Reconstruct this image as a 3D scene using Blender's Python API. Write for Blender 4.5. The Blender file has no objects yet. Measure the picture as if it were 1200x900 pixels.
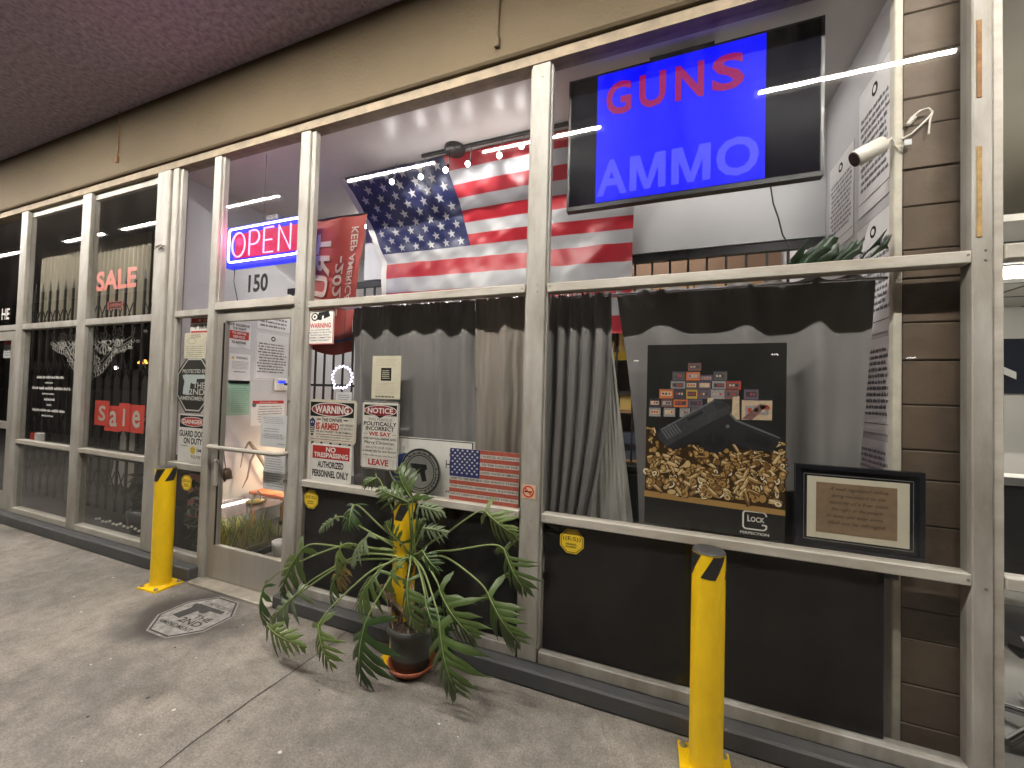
import bpy, math, random
from mathutils import Vector, Matrix, noise
rnd = random.Random(7)
R_ = math.radians
S = bpy.context.scene
C = S.collection

# ------------------------------------------------------------------ camera
# camera stands at (0,0,1.6), facade plane at y = 2.156, x runs along the facade
FPX = 461.78
CX = Vector((0.93274254, 0.35948228, 0.02763796))    # camera right in world
CY = Vector((-0.01715747, -0.03231301, 0.99933052))  # camera up
CZ = Vector((0.36013468, -0.93259228, -0.02397192))  # camera back
EYE = Vector((0, 0, 1.6))
cam = bpy.data.cameras.new('camera')
cam.lens = FPX / 1200 * 36.0
cam.sensor_width = 36.0
cam.clip_start = 0.05
cam.clip_end = 600
co = bpy.data.objects.new('camera', cam)
C.objects.link(co)
M = Matrix(((CX.x, CY.x, CZ.x, 0), (CX.y, CY.y, CZ.y, 0), (CX.z, CY.z, CZ.z, 0), (0, 0, 0, 1)))
co.matrix_world = Matrix.Translation(EYE) @ M
S.camera = co

# ------------------------------------------------------------------ world: a night sky
w = bpy.data.worlds.new('World')
S.world = w
w.use_nodes = True
nt = w.node_tree
bg = nt.nodes['Background']
sky = nt.nodes.new('ShaderNodeTexSky')
sky.sky_type = 'NISHITA'
sky.sun_disc = False
sky.sun_elevation = R_(-4)
sky.sun_rotation = R_(200)
nt.links.new(sky.outputs[0], bg.inputs[0])
bg.inputs[1].default_value = 0.012

S.view_settings.view_transform = 'Standard'
S.view_settings.look = 'None'
S.view_settings.gamma = 1
S.view_settings.exposure = 1.38
S.render.engine = 'CYCLES'
cy = S.cycles
cy.use_denoising = True
cy.max_bounces = 9
cy.diffuse_bounces = 4
cy.glossy_bounces = 4
cy.transparent_max_bounces = 24
cy.sample_clamp_indirect = 4
cy.caustics_reflective = False
cy.caustics_refractive = False

TUBE = 325.0      # canopy tube radiance
SPOT = 4.8      # watts of one track spot
ROOM = 30.0

# ------------------------------------------------------------------ helpers
def W(px, py, y):
    """surveyed point: where the sight line of photo pixel px,py (1200 wide) meets the real plane y"""
    d = CX * (px - 600) + CY * (450 - py) - CZ * FPX
    return EYE + d * (y / d.y)

def WX(px, py, x):
    d = CX * (px - 600) + CY * (450 - py) - CZ * FPX
    return EYE + d * (x / d.x)

def nodes(m):
    m.use_nodes = True
    n = m.node_tree.nodes
    return n, m.node_tree.links, n['Principled BSDF']

MATS = {}
def mat(name, col, rough=0.5, metal=0.0, var=0.0, vscale=4.0, bump=0.0, bscale=80.0, spec=0.5, dirt=None, stretch=None):
    if name in MATS: return MATS[name]
    m = bpy.data.materials.new(name)
    n, l, b = nodes(m)
    b.inputs['Base Color'].default_value = (*col, 1)
    b.inputs['Roughness'].default_value = rough
    b.inputs['Metallic'].default_value = metal
    b.inputs['Specular IOR Level'].default_value = spec
    tc = n.new('ShaderNodeTexCoord')
    src = tc.outputs['Object']
    if stretch:
        mp = n.new('ShaderNodeMapping'); mp.inputs['Scale'].default_value = stretch
        l.new(src, mp.inputs[0]); src = mp.outputs[0]
    if var > 0:
        t = n.new('ShaderNodeTexNoise'); t.inputs['Scale'].default_value = vscale; t.inputs['Detail'].default_value = 6; t.inputs['Roughness'].default_value = 0.65
        l.new(src, t.inputs['Vector'])
        r = n.new('ShaderNodeValToRGB')
        r.color_ramp.elements[0].position = 0.32; r.color_ramp.elements[1].position = 0.68
        dk = dirt if dirt else tuple(c * (1 - var) for c in col)
        r.color_ramp.elements[0].color = (*dk, 1)
        r.color_ramp.elements[1].color = (*(min(1, c * (1 + var * 0.4)) for c in col), 1)
        l.new(t.outputs[0], r.inputs[0]); l.new(r.outputs[0], b.inputs['Base Color'])
        mr = n.new('ShaderNodeMapRange'); mr.inputs[3].default_value = max(0.02, rough - 0.1); mr.inputs[4].default_value = min(1, rough + 0.12)
        l.new(t.outputs[0], mr.inputs[0]); l.new(mr.outputs[0], b.inputs['Roughness'])
    if bump > 0:
        t2 = n.new('ShaderNodeTexNoise'); t2.inputs['Scale'].default_value = bscale; t2.inputs['Detail'].default_value = 5
        l.new(src, t2.inputs['Vector'])
        bp = n.new('ShaderNodeBump'); bp.inputs['Strength'].default_value = bump; bp.inputs['Distance'].default_value = 0.01
        l.new(t2.outputs[0], bp.inputs['Height']); l.new(bp.outputs[0], b.inputs['Normal'])
    MATS[name] = m
    return m

def emit(name, col, strength):
    if name in MATS: return MATS[name]
    m = bpy.data.materials.new(name)
    n, l, b = nodes(m)
    b.inputs['Base Color'].default_value = (*[c * .04 for c in col], 1)
    b.inputs['Specular IOR Level'].default_value = .15
    b.inputs['Emission Color'].default_value = (*col, 1)
    b.inputs['Emission Strength'].default_value = strength
    MATS[name] = m
    return m

def glass_mat(name='window glass', tint=(0.965, 0.968, 0.965), base=0.018, dust=0.004):
    if name in MATS: return MATS[name]
    m = bpy.data.materials.new(name)
    m.use_nodes = True
    n, l = m.node_tree.nodes, m.node_tree.links
    n.clear()
    out = n.new('ShaderNodeOutputMaterial')
    tr = n.new('ShaderNodeBsdfTransparent'); tr.inputs[0].default_value = (*tint, 1)
    gl = n.new('ShaderNodeBsdfGlossy'); gl.inputs['Roughness'].default_value = 0.0
    df = n.new('ShaderNodeBsdfDiffuse'); df.inputs[0].default_value = (.6, .58, .54, 1)
    lw = n.new('ShaderNodeLayerWeight'); lw.inputs[0].default_value = 0.5
    pw = n.new('ShaderNodeMath'); pw.operation = 'POWER'; pw.inputs[1].default_value = 5
    l.new(lw.outputs['Facing'], pw.inputs[0])
    ml = n.new('ShaderNodeMath'); ml.operation = 'MULTIPLY_ADD'; ml.inputs[1].default_value = 0.85; ml.inputs[2].default_value = base
    l.new(pw.outputs[0], ml.inputs[0])
    mx = n.new('ShaderNodeMixShader')
    l.new(ml.outputs[0], mx.inputs[0]); l.new(tr.outputs[0], mx.inputs[1]); l.new(gl.outputs[0], mx.inputs[2])
    # a film of dust and wiped streaks
    tc = n.new('ShaderNodeTexCoord'); mp = n.new('ShaderNodeMapping'); mp.inputs['Scale'].default_value = (1, 1, .35)
    l.new(tc.outputs['Object'], mp.inputs[0])
    t = n.new('ShaderNodeTexNoise'); t.inputs['Scale'].default_value = 5; t.inputs['Detail'].default_value = 8; t.inputs['Roughness'].default_value = .7
    l.new(mp.outputs[0], t.inputs['Vector'])
    mr = n.new('ShaderNodeMapRange'); mr.inputs[1].default_value = .42; mr.inputs[2].default_value = .75; mr.inputs[3].default_value = dust * .3; mr.inputs[4].default_value = dust * 3
    l.new(t.outputs[0], mr.inputs[0])
    mx2 = n.new('ShaderNodeMixShader')
    l.new(mr.outputs[0], mx2.inputs[0]); l.new(mx.outputs[0], mx2.inputs[1]); l.new(df.outputs[0], mx2.inputs[2])
    l.new(mx2.outputs[0], out.inputs[0])
    MATS[name] = m
    return m

def root(name, loc, label, cat, group=None, kind=None):
    o = bpy.data.objects.new(name, None)
    o.empty_display_size = 0.1
    C.objects.link(o)
    o.location = loc
    o['label'] = label; o['category'] = cat
    if group: o['group'] = group
    if kind: o['kind'] = kind
    return o

def tag(o, label, cat, group=None):
    o['label'] = label; o['category'] = cat
    if group: o['group'] = group
    return o

def origin_of(p):
    v = Vector((0, 0, 0))
    while p: v += p.location; p = p.parent
    return v

class MB:
    """collects faces written in world coordinates; build() links them as one mesh object"""
    def __init__(s): s.v = []; s.f = []; s.mi = []; s.smooth = []
    def face(s, pts, m=0, sm=False):
        i = len(s.v); s.v += [Vector(p) for p in pts]; s.f.append(tuple(range(i, i + len(pts)))); s.mi.append(m); s.smooth.append(sm); return s
    def mesh(s, vs, fs, m=0, sm=False):
        i = len(s.v); s.v += [Vector(p) for p in vs]
        for f in fs: s.f.append(tuple(i + k for k in f)); s.mi.append(m); s.smooth.append(sm)
        return s
    def box(s, x0, x1, y0, y1, z0, z1, m=0, bev=0.0):
        if bev <= 0:
            v = [(x, y, z) for z in (z0, z1) for y in (y0, y1) for x in (x0, x1)]
            f = [(0, 2, 3, 1), (4, 5, 7, 6), (0, 1, 5, 4), (2, 6, 7, 3), (0, 4, 6, 2), (1, 3, 7, 5)]
            return s.mesh(v, f, m)
        b = min(bev, (x1 - x0) / 2.1, (y1 - y0) / 2.1, (z1 - z0) / 2.1)
        vs = []; idx = {}
        cx = ((x0, 1), (x1, -1)); cyy = ((y0, 1), (y1, -1)); cz = ((z0, 1), (z1, -1))
        for i, (x, sx) in enumerate(cx):
            for j, (y, sy) in enumerate(cyy):
                for k, (z, sz) in enumerate(cz):
                    idx[i, j, k, 0] = len(vs); vs.append((x, y + sy * b, z + sz * b))
                    idx[i, j, k, 1] = len(vs); vs.append((x + sx * b, y, z + sz * b))
                    idx[i, j, k, 2] = len(vs); vs.append((x + sx * b, y + sy * b, z))
        F = []
        def q(*k): F.append(tuple(idx[t] for t in k))
        for i in (0, 1):
            q((i, 0, 0, 0), (i, 1, 0, 0), (i, 1, 1, 0), (i, 0, 1, 0))
            q((0, i, 0, 1), (0, i, 1, 1), (1, i, 1, 1), (1, i, 0, 1))
            q((0, 0, i, 2), (1, 0, i, 2), (1, 1, i, 2), (0, 1, i, 2))
        for i in (0, 1):
            for j in (0, 1):
                q((i, j, 0, 0), (i, j, 1, 0), (i, j, 1, 1), (i, j, 0, 1))
                q((i, 0, j, 0), (i, 1, j, 0), (i, 1, j, 2), (i, 0, j, 2))
                q((0, i, j, 1), (1, i, j, 1), (1, i, j, 2), (0, i, j, 2))
                for k in (0, 1): q((i, j, k, 0), (i, j, k, 1), (i, j, k, 2))
        return s.mesh(vs, F, m)
    def tube(s, pts, r, n=8, m=0, caps=True, closed=False):
        pts = [Vector(p) for p in pts]
        rs = r if isinstance(r, (list, tuple)) else [r] * len(pts)
        N = len(pts); rings = []
        up = Vector((0, 0, 1)); prev = None
        for i, p in enumerate(pts):
            if closed: t = pts[(i + 1) % N] - pts[i - 1]
            else: t = pts[min(i + 1, N - 1)] - pts[max(i - 1, 0)]
            if t.length < 1e-9: t = Vector((0, 0, 1))
            t.normalize()
            if prev is None:
                a = t.cross(up)
                if a.length < 1e-3: a = t.cross(Vector((1, 0, 0)))
            else:
                a = prev - t * prev.dot(t)
                if a.length < 1e-6: a = t.cross(up)
            a.normalize(); prev = a; b = t.cross(a)
            rings.append([p + (a * math.cos(2 * math.pi * k / n) + b * math.sin(2 * math.pi * k / n)) * rs[i] for k in range(n)])
        vs = [v for rg in rings for v in rg]; F = []
        for i in range(N if closed else N - 1):
            j = (i + 1) % N
            for k in range(n): F.append((i * n + k, i * n + (k + 1) % n, j * n + (k + 1) % n, j * n + k))
        s.mesh(vs, F, m, True)
        if caps and not closed:
            s.face(rings[0][::-1], m); s.face(rings[-1], m)
        return s
    def lathe(s, c, prof, n=32, m=0, sm=True):
        c = Vector(c); vs = []; F = []
        for r, z in prof:
            for k in range(n):
                a = 2 * math.pi * k / n; vs.append(c + Vector((r * math.cos(a), r * math.sin(a), z)))
        for i in range(len(prof) - 1):
            for k in range(n): F.append((i * n + k, i * n + (k + 1) % n, (i + 1) * n + (k + 1) % n, (i + 1) * n + k))
        return s.mesh(vs, F, m, sm)
    def ball(s, c, r, n=10, m=0, sc=(1, 1, 1)):
        c = Vector(c); vs = []; F = []
        h = n // 2 + 1
        for i in range(h + 1):
            t = math.pi * i / h
            for k in range(n):
                a = 2 * math.pi * k / n
                vs.append(c + Vector((r * sc[0] * math.sin(t) * math.cos(a), r * sc[1] * math.sin(t) * math.sin(a), r * sc[2] * math.cos(t))))
        for i in range(h):
            for k in range(n): F.append((i * n + k, i * n + (k + 1) % n, (i + 1) * n + (k + 1) % n, (i + 1) * n + k))
        return s.mesh(vs, F, m, True)
    def grid(s, fn, nu, nv, m=0, sm=True):
        vs = [fn(i / nu, j / nv) for j in range(nv + 1) for i in range(nu + 1)]
        F = [(j * (nu + 1) + i, j * (nu + 1) + i + 1, (j + 1) * (nu + 1) + i + 1, (j + 1) * (nu + 1) + i) for j in range(nv) for i in range(nu)]
        return s.mesh(vs, F, m, sm)
    def build(s, name, mats, parent=None, kind=None, at=None):
        if not isinstance(mats, (list, tuple)): mats = [mats]
        og = origin_of(parent) if parent else (Vector(at) if at else Vector((0, 0, 0)))
        me = bpy.data.meshes.new(name)
        me.from_pydata([tuple(v - og) for v in s.v], [], s.f)
        for m in mats: me.materials.append(m)
        me.polygons.foreach_set('material_index', s.mi)
        me.polygons.foreach_set('use_smooth', s.smooth)
        me.update()
        o = bpy.data.objects.new(name, me)
        C.objects.link(o)
        if parent: o.parent = parent
        elif at: o.location = at
        if kind: o['kind'] = kind
        return o

_tc = {}
def glyphs(text, bold=0.0, shear=0.0):
    k = (text, bold, shear)
    if k in _tc: return _tc[k]
    cu = bpy.data.curves.new('t', 'FONT'); cu.body = text; cu.offset = bold; cu.shear = shear; cu.resolution_u = 3; cu.fill_mode = 'FRONT'
    ob = bpy.data.objects.new('t', cu); C.objects.link(ob)
    dg = bpy.context.evaluated_depsgraph_get()
    me = bpy.data.meshes.new_from_object(ob.evaluated_get(dg))
    vs = [(v.co.x, v.co.y) for v in me.vertices]; fs = [tuple(p.vertices) for p in me.polygons]
    bpy.data.objects.remove(ob); bpy.data.curves.remove(cu); bpy.data.meshes.remove(me)
    if vs:
        x0 = min(v[0] for v in vs); x1 = max(v[0] for v in vs); y0 = min(v[1] for v in vs); y1 = max(v[1] for v in vs)
        vs = [((v[0] - x0) / max(x1 - x0, 1e-6), (v[1] - y0) / max(y1 - y0, 1e-6)) for v in vs]
        asp = (x1 - x0) / max(y1 - y0, 1e-6)
    else: asp = 1
    _tc[k] = (vs, fs, asp)
    return _tc[k]

class Pl:
    """a flat drawing plane: o = origin, u/v in-plane axes, n = towards the viewer"""
    def __init__(s, o, u=(1, 0, 0), v=(0, 0, 1), n=(0, -1, 0), w=1.0, h=1.0):
        s.o = Vector(o); s.u = Vector(u); s.v_ = Vector(v); s.n = Vector(n); s.w = w; s.h = h
    def p(s, a, b, d=0.0): return s.o + s.u * (a * s.w) + s.v_ * (b * s.h) + s.n * d
    def poly(s, mb, pts, d=0.0, m=0): mb.face([s.p(a, b, d) for a, b in pts], m); return s
    def rect(s, mb, a0, a1, b0, b1, d=0.0, m=0): return s.poly(mb, [(a0, b0), (a1, b0), (a1, b1), (a0, b1)], d, m)
    def slab(s, mb, a0, a1, b0, b1, d0, d1, m=0):
        q = [(a0, b0), (a1, b0), (a1, b1), (a0, b1)]
        return s.prism(mb, q, d0, d1, m)
    def prism(s, mb, q, d0, d1, m=0):
        k = len(q)
        vs = [s.p(a, b, d0) for a, b in q] + [s.p(a, b, d1) for a, b in q]
        F = [tuple(range(k - 1, -1, -1)), tuple(range(k, 2 * k))] + [(i, (i + 1) % k, k + (i + 1) % k, k + i) for i in range(k)]
        mb.mesh(vs, F, m); return s
    def text(s, mb, t, a0, a1, b0, b1, d=0.0, m=0, bold=0.0, shear=0.0, fit=True):
        vs, fs, asp = glyphs(t, bold, shear)
        if not fit:  # keep the letter proportions, centre in the box
            hw = asp * (b1 - b0) * s.h / s.w
            if hw < (a1 - a0): c = (a0 + a1) / 2; a0, a1 = c - hw / 2, c + hw / 2
        mb.mesh([s.p(a0 + x * (a1 - a0), b0 + y * (b1 - b0), d) for x, y in vs], fs, m); return s
    def ell(s, mb, a, b, ra, rb, d=0.0, m=0, n=28, a0=0, a1=360):
        return s.poly(mb, [(a + ra * math.cos(R_(a0 + (a1 - a0) * k / n)), b + rb * math.sin(R_(a0 + (a1 - a0) * k / n))) for k in range(n + (a1 - a0 < 360))], d, m)
    def ring(s, mb, a, b, ra, rb, t, d=0.0, m=0, n=36):
        for k in range(n):
            x, y = 2 * math.pi * k / n, 2 * math.pi * (k + 1) / n
            q = [(a + ra * math.cos(x), b + rb * math.sin(x)), (a + ra * math.cos(y), b + rb * math.sin(y)),
                 (a + (ra - t / s.w) * math.cos(y), b + (rb - t / s.h) * math.sin(y)), (a + (ra - t / s.w) * math.cos(x), b + (rb - t / s.h) * math.sin(x))]
            s.poly(mb, q, d, m)
        return s
    def outline(s, mb, pts, t, d=0.0, m=0):
        c = Vector((sum(p[0] for p in pts) / len(pts), sum(p[1] for p in pts) / len(pts)))
        k = 1 - t
        ins = [(c.x + (a - c.x) * k, c.y + (b - c.y) * k) for a, b in pts]
        for i in range(len(pts)):
            j = (i + 1) % len(pts)
            s.poly(mb, [pts[i], pts[j], ins[j], ins[i]], d, m)
        return s
    def words(s, mb, a0, a1, b0, b1, n, d=0.0, m=0, fill=0.6, wl=(.05, .16), seed=1, ragged=.15):
        """print too small to read: rows of word-long strokes"""
        r = random.Random(seed); st = (b1 - b0) / n
        for i in range(n):
            y = b1 - st * (i + .5); h = st * fill / 2
            x = a0 + r.random() * ragged * (a1 - a0) * .5; e = a1 - r.random() * ragged * (a1 - a0)
            while x < e:
                k = min((r.uniform(*wl)) * (a1 - a0), e - x)
                if k < .012 * (a1 - a0): break
                y2 = y
                # each word is a few letter-like ticks
                L = max(1, int(k / (a1 - a0) / .018)); lw = k / L
                for q in range(L):
                    hh = h * r.choice((.7, .75, 1, .7, .95))
                    s.rect(mb, x + q * lw, x + q * lw + lw * .72, y2 - h, y2 - h + 2 * hh, d, m)
                x += k + .022 * (a1 - a0)
        return s

def pxplane(quad, y, n_off=0.0):
    """plane from the photo corners TL,TR,BR,BL of something parallel to the facade at depth y"""
    P = [W(a, b, y) for a, b in quad]
    x0 = (P[0].x + P[3].x) / 2; x1 = (P[1].x + P[2].x) / 2; z1 = (P[0].z + P[1].z) / 2; z0 = (P[2].z + P[3].z) / 2
    return Pl((x0, y, z0), w=x1 - x0, h=z1 - z0)

def copy_thing(o, loc, label=None):
    c = o.copy(); C.objects.link(c); c.location = loc
    if label: c['label'] = label
    for ch in list(o.children):
        k = ch.copy(); C.objects.link(k); k.parent = c
        for g in list(ch.children):
            q = g.copy(); C.objects.link(q); q.parent = k
    return c

# ------------------------------------------------------------------ materials
ALU = mat('aged aluminium frame', (.355, .34, .31), .5, .0, .35, 5, .06, 120, stretch=(1, 1, .3), dirt=(.21, .19, .155))
ALU2 = mat('brushed door aluminium', (.40, .375, .33), .42, .35, .2, 5, .03, 150, stretch=(1, 1, .15))
ALUW = mat('pale painted sill', (.45, .425, .375), .5, 0, .3, 7, .06, 100, stretch=(.3, 1, 1), dirt=(.30, .27, .22))
BLK = mat('black plastic', (.015, .015, .016), .35)
INK = mat('black ink', (.012, .012, .013), .7, spec=.15)
GREY = mat('grey ink', (.12, .12, .13), .6)
RED = mat('red ink', (.48, .03, .025), .5)
DRED = mat('dark red ink', (.26, .02, .025), .5)
WHT = mat('white enamel', (.80, .78, .73), .35, 0, .08, 12)
CRM = mat('cream paper', (.66, .61, .46), .8, 0, .1, 14)
PAP = mat('white paper', (.70, .70, .71), .85, 0, .06, 9)
YEL = mat('yellow bollard paint', (.97, .62, .008), .34, 0, .14, 9, .03, 60, stretch=(1, 1, .4))
def scuff(m, col, lo=.66, hi=.70, sc=11, st=(1, 1, .55)):
    n, l, b = nodes(m)
    src = b.inputs['Base Color'].links[0].from_socket
    tc = n.new('ShaderNodeTexCoord'); mp = n.new('ShaderNodeMapping'); mp.inputs['Scale'].default_value = st; mp.inputs['Location'].default_value = (3.1, 1.7, 0.4)
    l.new(tc.outputs['Object'], mp.inputs[0])
    t = n.new('ShaderNodeTexNoise'); t.inputs['Scale'].default_value = sc; t.inputs['Detail'].default_value = 9; t.inputs['Roughness'].default_value = .78
    l.new(mp.outputs[0], t.inputs['Vector'])
    r = n.new('ShaderNodeMapRange'); r.inputs[1].default_value = lo; r.inputs[2].default_value = hi; r.inputs[3].default_value = 0; r.inputs[4].default_value = .8
    l.new(t.outputs[0], r.inputs[0])
    x = n.new('ShaderNodeMix'); x.data_type = 'RGBA'; x.inputs[7].default_value = (*col, 1)
    l.new(r.outputs[0], x.inputs[0]); l.new(src, x.inputs[6]); l.new(x.outputs[2], b.inputs['Base Color'])
scuff(YEL, (.25, .15, .03), .68, .72, 14)
scuff(ALU, (.16, .13, .09), .66, .72, 22); scuff(ALUW, (.22, .17, .11), .65, .72, 26, (.4, 1, 1)); scuff(ALU2, (.2, .18, .15), .66, .74, 18)
YELS = mat('yellow sticker', (.75, .52, .03), .4)
ORANGE = mat('orange paint', (.65, .2, .09), .5)
GLASS = glass_mat()
NAVY = mat('navy ink', (.02, .03, .14), .5)
GREENP = mat('green paper', (.30, .48, .38), .85, 0, .08, 20)
RUST = mat('rust brown', (.25, .13, .05), .85, 0, .4, 40)

def concrete(name, base, dark, stains=True):
    m = bpy.data.materials.new(name); n, l, b = nodes(m)
    tc = n.new('ShaderNodeTexCoord')
    def noi(sc, det=6, ro=.6):
        t = n.new('ShaderNodeTexNoise'); t.inputs['Scale'].default_value = sc; t.inputs['Detail'].default_value = det; t.inputs['Roughness'].default_value = ro
        l.new(tc.outputs['Object'], t.inputs['Vector']); return t.outputs[0]
    def ramp(src, p0, p1, c0, c1):
        r = n.new('ShaderNodeValToRGB'); r.color_ramp.elements[0].position = p0; r.color_ramp.elements[1].position = p1
        r.color_ramp.elements[0].color = (*c0, 1); r.color_ramp.elements[1].color = (*c1, 1); l.new(src, r.inputs[0]); return r.outputs[0]
    def mul(a, c, f=1.0):
        x = n.new('ShaderNodeMix'); x.data_type = 'RGBA'; x.blend_type = 'MULTIPLY'; x.inputs[0].default_value = f
        l.new(a, x.inputs[6]); l.new(c, x.inputs[7]); return x.outputs[2]
    big = ramp(noi(.9, 8, .7), .40, .62, dark, base)
    mid = ramp(noi(9, 9, .8), .34, .66, (.68, .67, .66), (1.16, 1.15, 1.13))
    fine = ramp(noi(95, 4, .7), .35, .68, (.72, .72, .72), (1.3, 1.29, 1.27))
    c = mul(mul(big, mid), fine)
    if stains:
        blot = ramp(noi(1.7, 5, .6), .54, .72, (1, 1, 1), (.50, .49, .47))
        c = mul(c, blot)
    l.new(c, b.inputs['Base Color'])
    b.inputs['Roughness'].default_value = .72
    mr = n.new('ShaderNodeMapRange'); mr.inputs[3].default_value = .5; mr.inputs[4].default_value = .85
    l.new(noi(3), mr.inputs[0]); l.new(mr.outputs[0], b.inputs['Roughness'])
    bp = n.new('ShaderNodeBump'); bp.inputs['Strength'].default_value = .35; bp.inputs['Distance'].default_value = .004
    l.new(noi(120, 6, .7), bp.inputs['Height']); l.new(bp.outputs[0], b.inputs['Normal'])
    return m, n, l, b, tc, c

def walk_mat():
    m, n, l, b, tc, c = concrete('worn concrete', (.335, .307, .275), (.20, .186, .167))
    # hairline cracks, and dirt gathered along the kerb
    tn = n.new('ShaderNodeTexNoise'); tn.inputs['Scale'].default_value = 2.2; tn.inputs['Detail'].default_value = 5; l.new(tc.outputs['Object'], tn.inputs['Vector'])
    va = n.new('ShaderNodeVectorMath'); va.operation = 'MULTIPLY_ADD'; va.inputs[1].default_value = (.5, .5, 0); l.new(tn.outputs['Color'], va.inputs[0]); l.new(tc.outputs['Object'], va.inputs[2])
    vo = n.new('ShaderNodeTexVoronoi'); vo.feature = 'DISTANCE_TO_EDGE'; vo.inputs['Scale'].default_value = .42; l.new(va.outputs[0], vo.inputs['Vector'])
    cr = n.new('ShaderNodeMapRange'); cr.inputs[1].default_value = .0; cr.inputs[2].default_value = .0022; cr.inputs[3].default_value = .35; cr.inputs[4].default_value = 0; l.new(vo.outputs['Distance'], cr.inputs[0])
    cm = n.new('ShaderNodeMix'); cm.data_type = 'RGBA'; cm.inputs[7].default_value = (.06, .052, .045, 1); l.new(cr.outputs[0], cm.inputs[0]); l.new(c, cm.inputs[6]); c = cm.outputs[2]
    sx = n.new('ShaderNodeSeparateXYZ'); l.new(tc.outputs['Object'], sx.inputs[0])
    wn = n.new('ShaderNodeMath'); wn.operation = 'MULTIPLY_ADD'; wn.inputs[1].default_value = .35; l.new(tn.outputs[0], wn.inputs[0]); l.new(sx.outputs['Y'], wn.inputs[2])
    kd = n.new('ShaderNodeMapRange'); kd.inputs[1].default_value = 2.05; kd.inputs[2].default_value = 2.40; kd.inputs[3].default_value = 0; kd.inputs[4].default_value = .2; l.new(wn.outputs[0], kd.inputs[0])
    km = n.new('ShaderNodeMix'); km.data_type = 'RGBA'; km.inputs[7].default_value = (.075, .066, .055, 1); l.new(kd.outputs[0], km.inputs[0]); l.new(c, km.inputs[6]); c = km.outputs[2]
    # dark overspray left round the stencilled octagon
    g = n.new('ShaderNodeVectorMath'); g.operation = 'SUBTRACT'; g.inputs[1].default_value = (-3.05, 1.80, 0)
    l.new(tc.outputs['Object'], g.inputs[0])
    s2 = n.new('ShaderNodeVectorMath'); s2.operation = 'MULTIPLY'; s2.inputs[1].default_value = (1.25, 1.75, 0)
    l.new(g.outputs[0], s2.inputs[0])
    ln = n.new('ShaderNodeVectorMath'); ln.operation = 'LENGTH'; l.new(s2.outputs[0], ln.inputs[0])
    t = n.new('ShaderNodeTexNoise'); t.inputs['Scale'].default_value = 3; l.new(tc.outputs['Object'], t.inputs['Vector'])
    ad = n.new('ShaderNodeMath'); ad.operation = 'MULTIPLY_ADD'; ad.inputs[1].default_value = .5; l.new(t.outputs[0], ad.inputs[0]); l.new(ln.outputs['Value'], ad.inputs[2])
    r = n.new('ShaderNodeMapRange'); r.interpolation_type = 'SMOOTHSTEP'; r.inputs[1].default_value = .58; r.inputs[2].default_value = .98; r.inputs[3].default_value = .95; r.inputs[4].default_value = 0
    l.new(ad.outputs[0], r.inputs[0])
    x = n.new('ShaderNodeMix'); x.data_type = 'RGBA'; x.inputs[7].default_value = (.035, .032, .03, 1)
    l.new(r.outputs[0], x.inputs[0]); l.new(c, x.inputs[6]); l.new(x.outputs[2], b.inputs['Base Color'])
    return m
WALK = walk_mat()
ASPH = concrete('asphalt', (.055, .053, .05), (.035, .034, .033), False)[0]
FLOORI = concrete('shop floor', (.30, .28, .25), (.2, .19, .17), False)[0]
SOFF = mat('stucco with purple light tint', (.44, .38, .44), .95, 0, .42, 26, 1.0, 38, spec=.1)  # colour carries the purple light tint and the shading of the stucco pits
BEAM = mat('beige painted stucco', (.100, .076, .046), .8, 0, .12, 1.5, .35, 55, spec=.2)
IWALL = mat('off white interior paint', (.54, .545, .57), .7, 0, .06, 2, .08, 60)
ICEIL = mat('grey gloss ceiling paint', (.50, .47, .46), .32, 0, .1, 2, .1, 9)
KERB = mat('dark painted kerb', (.05, .053, .058), .6, 0, .35, 4, .2, 60, dirt=(.075, .072, .068))
BRICK = mat('brown glazed block', (.14, .10, .068), .6, 0, .3, 5, .15, 70)
JOINT = mat('brick joint', (.035, .024, .016), .9)
DARKBOARD = mat('black backing board', (.005, .005, .006), .6, 0, .2, 3.5, spec=.1, dirt=(.014, .013, .012))

YF = 2.156
# ------------------------------------------------------------------ ground and canopy
MB().box(-120, 120, -120, 60, -.6, -.15).build('asphalt_ground', ASPH, kind='structure')
MB().box(-28, 16, -1.9, YF + .02, -.5, 0).build('walkway', WALK, kind='structure')
jm = mat('saw cut joint', (.05, .045, .04), .95)
mb = MB()
for xj in (-1.93, 2.4, -6.4):
    pts = [(xj + .012 * math.sin(k * .9) + (.004 if k % 2 else 0), YF - .02 - k * .16) for k in range(26)]
    for (a, b), (c, d) in zip(pts, pts[1:]): mb.face([(a - .0028, b, .003), (a + .0028, b, .003), (c + .0028, d, .003), (c - .0028, d, .003)])
mb.build('walkway_joint', jm, kind='structure')
# spots of gum and litter specks trodden into the slab
mb = MB()
r = random.Random(3)
for k in range(120):
    x, y = r.uniform(-5, .4), r.uniform(.5, 2.0); s = r.choice((.002, .003, .004, .006, .009)) * r.uniform(.8, 1.3)
    mb.mesh([(x + s * math.cos(a) * r.uniform(.6, 1.3), y + s * math.sin(a) * r.uniform(.6, 1.2), .0035) for a in [i * 1.05 for i in range(6)]], [tuple(range(6))], 0 if r.random() < .5 else 1)
mb.build('walkway_specks', [mat('pale grit', (.6, .58, .54), .8), mat('dark gum', (.05, .045, .04), .8)], kind='structure')

can = root('canopy', (-5, 0, 4.22), 'rough grey stucco canopy ceiling over the walkway, purple light tint in its colour', 'canopy')
def soffit(u, v):
    x = -28 + 44 * u; y = -2.2 + (YF - .03 + 2.2) * v
    return (x, y, 4.22)
MB().box(-28, 16, -2.2, YF + .3, 4.22, 4.6).build('canopy_slab', SOFF, can)

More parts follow.
